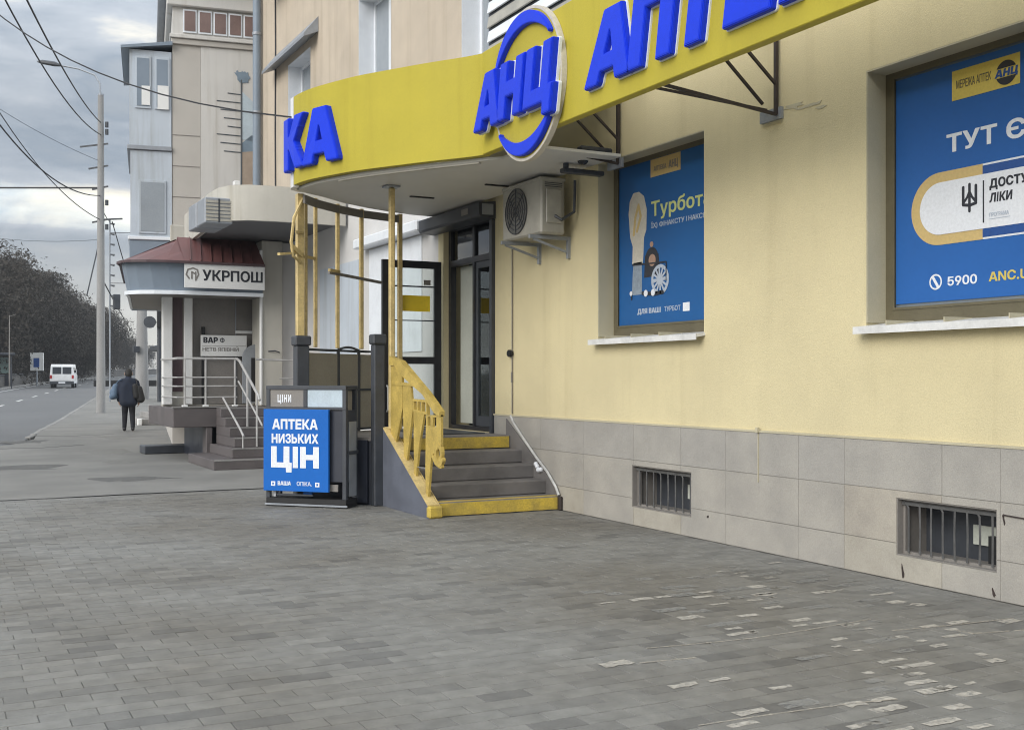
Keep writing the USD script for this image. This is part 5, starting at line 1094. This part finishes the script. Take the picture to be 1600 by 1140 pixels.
# ------------------------------------------------------------------ background right: kiosk and barrier
ki = thing('kiosk', 'small grey street kiosk behind the poles beside the post office', 'kiosk', (11.3, 62.5, float(gz(62))))
g0 = float(gz(63))
part(ki, 'body', bx(11.3, 13.4, 62.6, 64.8, g0, 3.0, 0.03), M['concrete'])
part(ki, 'roof', bx(10.95, 13.6, 62.3, 65.0, 3.01, 3.3, 0.04), M['charcoal'])
part(ki, 'window', bx(11.5, 12.6, 62.57, 62.598, 1.5, 2.6), M['darkglass'])
part(ki, 'band', bx(11.28, 13.4, 62.55, 62.598, 2.66, 2.95), M['bluegrey'])
br = thing('barrier', 'dark long horizontal barrier across the sidewalk behind the person', 'barrier', (9, 78, 1))
g1 = float(gz(78))
part(br, 'beam', bx(9.6, 16.5, 77.9, 78.1, g1 + 0.55, g1 + 0.95, 0.03), M['black'])
for x in (10.0, 13.0, 16.0): part(br, 'stand', bx(x - 0.1, x + 0.1, 77.9, 78.1, g1 - 0.05, g1 + 0.549, 0.01), M['charcoal'])

# ------------------------------------------------------------------ left side of the road
lw = thing('roadside_wall', 'long low dark wall along the far edge of the road beneath the trees', 'wall', (9, 120, 1))
yyw = list(np.arange(88, 290, 6.0))
for a, b in zip(yyw[:-1], yyw[1:]):
    p, q = (float(kx(a)) - 9.2, a), (float(kx(b)) - 9.2, b)
    part(lw, 'section', bar((*p, float(gz(a)) + 0.35), (*q, float(gz(b)) + 0.35), 0.25, 1.3), M['lowwall'])
    part(lw, 'coping', bar((*p, float(gz(a)) + 1.04), (*q, float(gz(b)) + 1.04), 0.36, 0.07), M['charcoal'])
fk = UsdGeom.Xform.Define(stage, numbered('/World', 'far_kerb')); LOC['/World/far_kerb'] = np.zeros(3)
tag(fk.GetPrim(), 'pale kerb on the far side of the road below the dark wall', kind='structure')
for a in np.arange(84, 200, 3.0):
    part('/World/far_kerb', 'kerb_stone', bar((float(kx(a)) - 8.45, a, float(gz(a)) - 0.03), (float(kx(a + 2.97)) - 8.45, a + 2.97, float(gz(a + 3)) - 0.03), 0.18, 0.2), M['kerb'])
sh_ = thing('bus_shelter', 'green glass bus shelter at the left edge below the trees', 'bus shelter', (5.6, 106, 1))
gs = float(gz(106))
part(sh_, 'roof', bx(2.5, 6.6, 105.4, 107.4, gs + 2.75, gs + 2.95, 0.04), M['charcoal'])
for x, y in ((2.7, 105.6), (6.3, 105.6), (2.7, 107.2), (6.3, 107.2)): part(sh_, 'post', bx(x - .06, x + .06, y - .06, y + .06, gs - 0.3, gs + 2.75), M['charcoal'])
part(sh_, 'back_glass', bx(2.78, 6.22, 107.17, 107.22, gs + 1.2, gs + 2.6), M['shelterglass'])
part(sh_, 'lower_panel', bx(2.78, 6.22, 107.15, 107.2, gs + 0.1, gs + 1.1), M['navy'])
part(sh_, 'bench', bx(3.2, 5.8, 106.6, 107.0, gs + 0.42, gs + 0.48, 0.01), M['taupe'])
bbd = thing('street_billboard', 'small white framed billboard with dark picture standing before the dark trees', 'billboard', (9.4, 119, 1))
gb = float(gz(119))
part(bbd, 'frame', rot(bx(8.75, 10.05, 118.93, 119.07, gb + 1.35, gb + 3.1, 0.03), -25, (9.4, 119, 0)), M['white'])
part(bbd, 'picture', rot(bx(9.1, 9.65, 118.90, 118.925, gb + 1.7, gb + 2.6), -25, (9.4, 119, 0)), M['deepblue'])
part(bbd, 'leg', tube([(9.4, 119, gb - 0.2), (9.4, 119, gb + 1.36)], 0.09, 8), M['galv'])
tl2 = thing('thin_lamp_post', 'thin grey post in front of the trees at the far left', 'lamp post', (6.0, 104, 1))
part(tl2, 'shaft', tube([(6.0, 103.0, 0.8), (6.0, 103.0, 6.8)], [0.06, 0.04], 8), M['taupe']); part(tl2, 'arm', bar((6.0, 103.0, 6.7), (6.5, 103.0, 6.9), 0.04), M['taupe'])
tl3 = thing('catenary_post', 'slim dark post with a leaning bracket rising above the trees beside the lamp post', 'pole', (19, 170, 1))
g3 = float(gz(170))
part(tl3, 'shaft', tube([(21.6, 171, g3), (21.6, 171, g3 + 19.0)], [0.22, 0.1], 8), M['galv']); part(tl3, 'bracket', bar((20.2, 171.5, g3 + 12.0), (21.7, 171, g3 + 19.2), 0.16), M['charcoal'])

# ------------------------------------------------------------------ trees
def make_tree(seed, H, spread, nleaf, mt):
    r = np.random.default_rng(seed)
    t = UsdGeom.Xform.Define(stage, f'/World/_proto_{seed}'); LOC[str(t.GetPath())] = np.zeros(3); return r
def build_tree(path, seed, H=15.0, spread=5.0, nleaf=5200, mt=None):
    r = np.random.default_rng(seed)
    tr = [tube([(0, 0, -0.5), (0.1, 0.05, H * 0.2), (0.05, -0.1, H * 0.45), (0.2, 0.1, H * 0.75)], [0.30, 0.24, 0.17, 0.07], 8)]
    tips = []
    limbs = []
    for k in range(16):
        a = k * 2.4 + r.uniform(-.4, .4); z0 = H * r.uniform(0.16, 0.62); L_ = spread * r.uniform(0.55, 1.0) * (1.1 - 0.5 * (z0 / H)); rise = H * r.uniform(0.15, 0.36)
        p0 = np.array([0.05, 0, z0]); p2 = np.array([L_ * math.cos(a), L_ * math.sin(a), min(z0 + rise, H * 0.97)]); p1 = (p0 + p2) / 2 + [0, 0, -0.1 * rise]
        limbs.append(tube([p0, p1, p2], [0.10, 0.06, 0.02], 5))
        for q in range(5):
            s_ = r.uniform(0.35, 1.0); c = p0 + (p2 - p0) * s_ + r.normal(0, 0.7, 3); e = c + r.normal(0, 1, 3) * [0.9, 0.9, 0.7] + [0, 0, 0.8]; c[2] = min(c[2], H * 0.95); e[2] = min(e[2], H * 0.99)
            limbs.append(tube([p0 + (p2 - p0) * s_, (c + e) / 2, e], [0.035, 0.02, 0.008], 4)); tips += [c, e]
        tips.append(p2)
    tips.append(np.array([0.2, 0.1, H * 0.93])); tips.append(np.array([-0.4, 0.3, H * 0.85]))
    # low scrub round the foot
    for k in range(36): tips.append(np.array([r.uniform(-spread, spread) * 0.8, r.uniform(-spread, spread) * 0.8, r.uniform(0.5, 4.5)]))
    tips = np.array(tips); wgt = r.uniform(0.3, 1.4, len(tips)); wgt /= wgt.sum()
    c = tips[r.choice(len(tips), nleaf, p=wgt)] + r.normal(0, 0.62, (nleaf, 3)) * [1.1, 1.1, 0.95]
    c[:, 2] = np.maximum(np.where(c[:, 2] > H, H - np.abs(r.normal(0, 1.3, nleaf)), c[:, 2]), 0.1); c[:, :2] *= np.where(c[:, 2:3] > 0.85 * H, 0.75, 1.0)
    s_ = r.uniform(0.07, 0.24, nleaf)[:, None]
    d1 = r.normal(0, 1, (nleaf, 3)); d1 /= np.linalg.norm(d1, axis=1, keepdims=True); d2 = np.cross(d1, r.normal(0, 1, (nleaf, 3))); d2 /= np.linalg.norm(d2, axis=1, keepdims=True)
    v = np.stack([c - d1 * s_, c + d1 * s_, c + d2 * s_ * r.uniform(0.3, 0.8, (nleaf, 1))], 1).reshape(-1, 3); f = np.arange(nleaf * 3).reshape(-1, 3)
    part(path, 'trunk', tr, M['bark'], 40); part(path, 'limb', limbs, M['bark'], kind='stuff'); part(path, 'crown', (v, f), mt)
spots = [(2.6, 110.5, 1.05, 0), (5.2, 122.0, 1.15, 1), (1.0, 124, 1.2, 2), (7.8, 134.0, 1.08, 2), (4.5, 138, 1.3, 0), (10.8, 147.0, 1.12, 0), (7.2, 152, 1.35, 1), (14.2, 162.0, 1.15, 1), (11.0, 170, 1.35, 2), (18.4, 180.0, 1.15, 2), (15.0, 188, 1.4, 0), (23.0, 201.0, 1.15, 0), (19.5, 212, 1.4, 1), (29.0, 227.0, 1.05, 1), (26.0, 240, 1.3, 2), (36.5, 262.0, 1.0, 2), (33.0, 275, 1.2, 0), (48, 320, 0.9, 1), (58, 355, 0.8, 0), (-2.0, 116, 1.1, 1), (12.5, 139.5, 0.75, 1), (17.0, 158, 0.7, 0)]
labs = ['foremost dark bare tree at the left edge behind the bus shelter', 'dark bare tree right behind the white framed billboard', None, 'dark bare tree behind the white van', None]
protos = []
for i, (x, y, sc, k) in enumerate(spots):
    grp = 'dark trees massed along the far side of the road'
    lab = labs[i] if i < len(labs) and labs[i] else 'dark bare tree in the dense mass across the road'
    if i in (17, 18): lab, grp = ((('rounded hazy tree at the end of the road right of the lamp post', 'smallest and farthest hazy tree at the end of the road')[i - 17]), None)
    if lab in labs: grp = None
    if i < 3:
        # prototypes are the first three trees themselves
        t = UsdGeom.Xform.Define(stage, numbered('/World', 'roadside_tree')); p = str(t.GetPath()); LOC[p] = np.zeros(3)
        t.AddTranslateOp().Set(Gf.Vec3d(x, y, float(gz(y)) - 0.2)); t.AddRotateZOp().Set(float(i * 70)); t.AddScaleOp().Set(Gf.Vec3f(sc, sc, sc))
        tag(t.GetPrim(), lab, 'tree', grp)
        build_tree(p, 100 + i, 11.6, 5.4, 28000, M['twig'] if i % 2 == 0 else M['twig2']); protos.append(p)
    else:
        # a copy carries its own transform ops, which override those of the source
        copy_of(protos[k], 'roadside_tree', (x, y, float(gz(y)) - 0.2), R.uniform(0, 360), lab, 'tree', grp, (sc, sc, sc * R.uniform(0.9, 1.1)))

# ------------------------------------------------------------------ white van on the road
vx, vy = 10.5, 107.0; vg = float(gz(vy)) - 0.12
vn = thing('white_van', 'white minibus seen from behind driving away down the road', 'van', (vx, vy, vg))
def vloc(m): return mv(rot(m, -9.5), vx, vy, vg)
prof = Polygon([(0, 0.42), (0, 1.15), (0.12, 1.9), (0.25, 2.12), (3.6, 2.15), (4.2, 1.75), (4.6, 1.25), (5.1, 1.05), (5.15, 0.42)])
bm = ext(prof, 2.0); T = np.eye(4); T[:3, :3] = np.array([[0, 0, 1], [1, 0, 0], [0, 1, 0]]); T[0, 3] = -1.0; bm.apply_transform(T)
bv = np.array(bm.vertices); bv[:, 0] *= np.where(bv[:, 2] > 1.2, 1 - 0.10 * (bv[:, 2] - 1.2), 1.0); bm = trimesh.Trimesh(bv, bm.faces, process=False)
part(vn, 'body', vloc(bm), M['vanwhite'])
for s_ in (-1, 1):
    part(vn, 'rear_window', vloc(rot(bx(min(0.05 * s_, 0.78 * s_), max(0.05 * s_, 0.78 * s_), -0.03, -0.01, 1.25, 1.88, 0.01), -9, (0, 0, 1.15), (1, 0, 0))), M['darkglass'])
    part(vn, 'side_window', vloc(bx(min(0.955 * s_, 0.98 * s_), max(0.955 * s_, 0.98 * s_), 0.5, 3.4, 1.3, 1.85)), M['darkglass'])
    part(vn, 'tail_light', vloc(bx(min(0.82 * s_, 0.99 * s_), max(0.82 * s_, 0.99 * s_), -0.03, 0.05, 0.85, 1.15, 0.01)), M['redlamp'])
    part(vn, 'mirror', vloc(bx(min(1.0 * s_, 1.25 * s_), max(1.0 * s_, 1.25 * s_), 3.9, 4.05, 1.25, 1.6, 0.03)), M['black'])
    for yw in (0.9, 4.1):
        w = part(vn, 'wheel', vloc(mv(rot(trimesh.creation.cylinder(0.34, 0.24, sections=18), 90, axis=(0, 1, 0)), 0.86 * s_, yw, 0.34)), M['tyre'], 40)
        part(w, 'rim', vloc(mv(rot(trimesh.creation.cylinder(0.2, 0.25, sections=14), 90, axis=(0, 1, 0)), 0.87 * s_, yw, 0.34)), M['galv'])
part(vn, 'bumper', vloc(bx(-1.0, 1.0, -0.10, 0.06, 0.36, 0.62, 0.03)), M['charcoal'])
part(vn, 'number_plate', vloc(bx(-0.28, 0.28, -0.115, -0.101, 0.42, 0.55)), M['print_white'])
part(vn, 'rear_door_panel', vloc(bx(-0.72, 0.72, -0.02, -0.002, 0.68, 1.12, 0.008)), M['vanwhite'])

# ------------------------------------------------------------------ person walking away
hx_, hy_ = 5.05, 33.4
pe = thing('person', 'person in dark navy coat walking away along the sidewalk past the steps', 'person', (hx_, hy_, 0))
def chain(bones, edge=0.03, it=8, start=None):
    m = start or manifold3d.Manifold()
    for (a, ra, b, rb) in bones:
        s1 = manifold3d.Manifold.sphere(ra, 20).translate(list(map(float, a))); s2 = manifold3d.Manifold.sphere(rb, 20).translate(list(map(float, b)))
        m += manifold3d.Manifold.batch_hull([s1, s2])
    m = m.refine_to_length(edge).to_mesh()
    t = trimesh.Trimesh(m.vert_properties[:, :3], m.tri_verts, process=True)
    trimesh.smoothing.filter_taubin(t, iterations=it); return t
HD = math.degrees(math.atan2(SN * 0 + 0.165, 0.986))
def pl(m): return mv(rot(m, -10), hx_, hy_, 0)
hip, neck = np.array([0, 0, 0.93]), np.array([0.0, 0.03, 1.45])
kneeL, ankL = np.array([-0.10, 0.10, 0.50]), np.array([-0.11, 0.02, 0.09])
kneeR, ankR = np.array([0.10, 0.06, 0.50]), np.array([0.12, -0.16, 0.10])
body = chain([((-.09, 0, .92), .12, (.09, 0, .92), .12), ((0, 0, .95), .12, (0, .02, 1.2), .115), ((0, .02, 1.2), .115, (0, .03, 1.36), .10), ((-.15, .03, 1.38), .065, (.15, .03, 1.38), .065), ((0, .03, 1.40), .06, (0, .06, 1.53), .055),
    ((-.09, 0, .90), .095, kneeL, .062), (kneeL, .062, ankL, .04), ((.09, 0, .90), .095, kneeR, .062), (kneeR, .062, ankR, .04),
    ((-.19, .03, 1.38), .06, (-.25, .02, 1.10), .045), ((-.25, .02, 1.10), .045, (-.24, .12, .86), .034), ((.19, .03, 1.38), .06, (.26, .0, 1.10), .045), ((.26, .0, 1.10), .045, (.27, .08, .86), .034),
    ((0, .07, 1.60), .085, (0, .09, 1.66), .088), (ankL, .04, ankL + [0, .13, -.045], .035), (ankR, .04, ankR + [0, .12, -.06], .035)], 0.025, 6)
part(pe, 'body', pl(body), M['skin'], True)
for sx, hb in ((-1, np.array([-.24, .12, .86])), (1, np.array([.27, .08, .86]))):
    fingers = [((hb + [0.012 * sx, 0.0, -.03]), .032, (hb + [0.0, .02, -.09]), .028)]
    for k in range(4):
        b0 = hb + [0.0, -0.025 + 0.018 * k, -0.09]; b1 = b0 + [-0.008 * sx, 0.012, -0.045 + 0.004 * abs(k - 1.5)]; b2 = b1 + [-0.02 * sx, 0.006, -0.03]
        fingers += [(b0, .010, b1, .009), (b1, .009, b2, .008)]
    t0 = hb + [-0.01 * sx, .035, -.05]; fingers += [(t0, .011, t0 + [-0.012 * sx, .022, -.045], .009)]
    part(pe, 'hand', pl(chain(fingers, 0.008, 2)), M['skin'], True)
def hullof(sp):
    return manifold3d.Manifold.batch_hull([manifold3d.Manifold.sphere(r_, 20).translate(list(map(float, p_))) for p_, r_ in sp])
torso = hullof([((-.10, -.01, .84), .15), ((.10, -.01, .84), .15), ((-.12, .01, 1.15), .15), ((.12, .01, 1.15), .15), ((-.155, .03, 1.40), .10), ((.155, .03, 1.40), .10), ((0, 0, 1.42), .12)])
coat = chain([((-.10, 0, .86), .155, (.10, 0, .86), .155), ((-.09, 0, .90), .15, (-.10, .02, 1.25), .155), ((.09, 0, .90), .15, (.10, .02, 1.25), .155), ((-.16, .03, 1.40), .095, (.16, .03, 1.40), .095), ((-.09, .02, 1.25), .16, (-.10, .03, 1.38), .12), ((.09, .02, 1.25), .16, (.10, .03, 1.38), .12),
    ((-.21, .03, 1.38), .085, (-.275, .02, 1.10), .072), ((-.275, .02, 1.10), .07, (-.26, .12, .88), .055), ((.21, .03, 1.38), .085, (.285, .0, 1.10), .072), ((.285, .0, 1.10), .07, (.285, .08, .88), .055), ((0, .03, 1.47), .085, (0, .04, 1.53), .085)], 0.03, 8, torso)
part(pe, 'coat', pl(coat), M['coat'], True)
part(pe, 'trousers', pl(chain([((-.09, 0, .86), .11, kneeL, .078), (kneeL, .078, ankL + [0, 0, .02], .058), ((.09, 0, .86), .11, kneeR, .078), (kneeR, .078, ankR + [0, 0, .02], .058), ((-.09, 0, .88), .115, (.09, 0, .88), .115)], 0.03, 6)), M['trouser'], True)
for k, an in enumerate((ankL, ankR)):
    part(pe, 'shoe', pl(chain([(an + [0, -.03, -.03], .052, an + [0, .14, -.045], .045)], 0.02, 4)), M['black'], True)
part(pe, 'hair', pl(chain([((0, .05, 1.62), .098, (0, .07, 1.69), .095), ((0, .03, 1.56), .07, (0, .04, 1.62), .09)], 0.025, 4)), M['hair'], True)
nose = np.array([0, .175, 1.62])
part(pe, 'nose', pl(chain([((0, .155, 1.655), .012, (0, .178, 1.625), .014)], 0.01, 1)), M['skin'], True)
for sx in (-1, 1):
    part(pe, 'ear', pl(chain([((.094 * sx, .07, 1.60), .014, (.098 * sx, .06, 1.645), .018)], 0.01, 1)), M['skin'], True)
    part(pe, 'eye', pl(mv(trimesh.creation.icosphere(2, 0.013), .033 * sx, .158, 1.655)), M['print_white'], True)
part(pe, 'mouth', pl(chain([((-.022, .160, 1.575), .007, (.022, .160, 1.575), .007)], 0.01, 1)), M['maroon'], True)
bg = thing('shoulder_bag', 'slate blue shopping bag carried at the left side of the walking person', 'bag', (hx_ - 0.4, hy_, 0.85))
def bgp(m): return mv(rot(m, -10), hx_, hy_, 0)
part(bg, 'sack', bgp(chain([((-.40, -.02, 1.02), .10, (-.36, .02, 1.28), .07), ((-.44, 0, .98), .08, (-.34, .06, 1.0), .09), ((-.42, .0, 1.1), .09, (-.33, .02, 1.3), .06)], 0.03, 8)), M['bag'], True)
part(bg, 'strap', bgp(tube([(-.36, .0, 1.32), (-.27, -.02, 1.43), (-.20, -.09, 1.46), (-.16, .1, 1.47), (-.30, .08, 1.36)], 0.014, 6)), M['bag'], True)
bg2 = thing('dark_backpack', 'black rounded bag hanging on the right side of the walking person', 'bag', (hx_ + 0.3, hy_, 0.85))
part(bg2, 'sack', bgp(chain([((.33, -.08, .92), .12, (.28, -.10, 1.2), .10), ((.22, -.12, 1.0), .10, (.18, -.14, 1.28), .08)], 0.03, 8)), M['black'], True)
part(bg2, 'strap', bgp(tube([(.24, -.14, 1.33), (.20, -.06, 1.485), (.17, .10, 1.44), (.22, .13, 1.2)], 0.016, 6)), M['black'], True)

# ------------------------------------------------------------------ thin air
hz_mat = usdkit.material(stage, LOOKS + '/haze_air', {'v': ('principled_volume', {'color': (0.80, 0.84, 0.90), 'density': 0.00032, 'anisotropy': 0.2})}, [], volume='v.volume')
solo('haze', bx(-1200, 1200, -500, 1800, -20.0, 26.0), hz_mat, 'thin pale haze in the air along the street', kind='stuff')
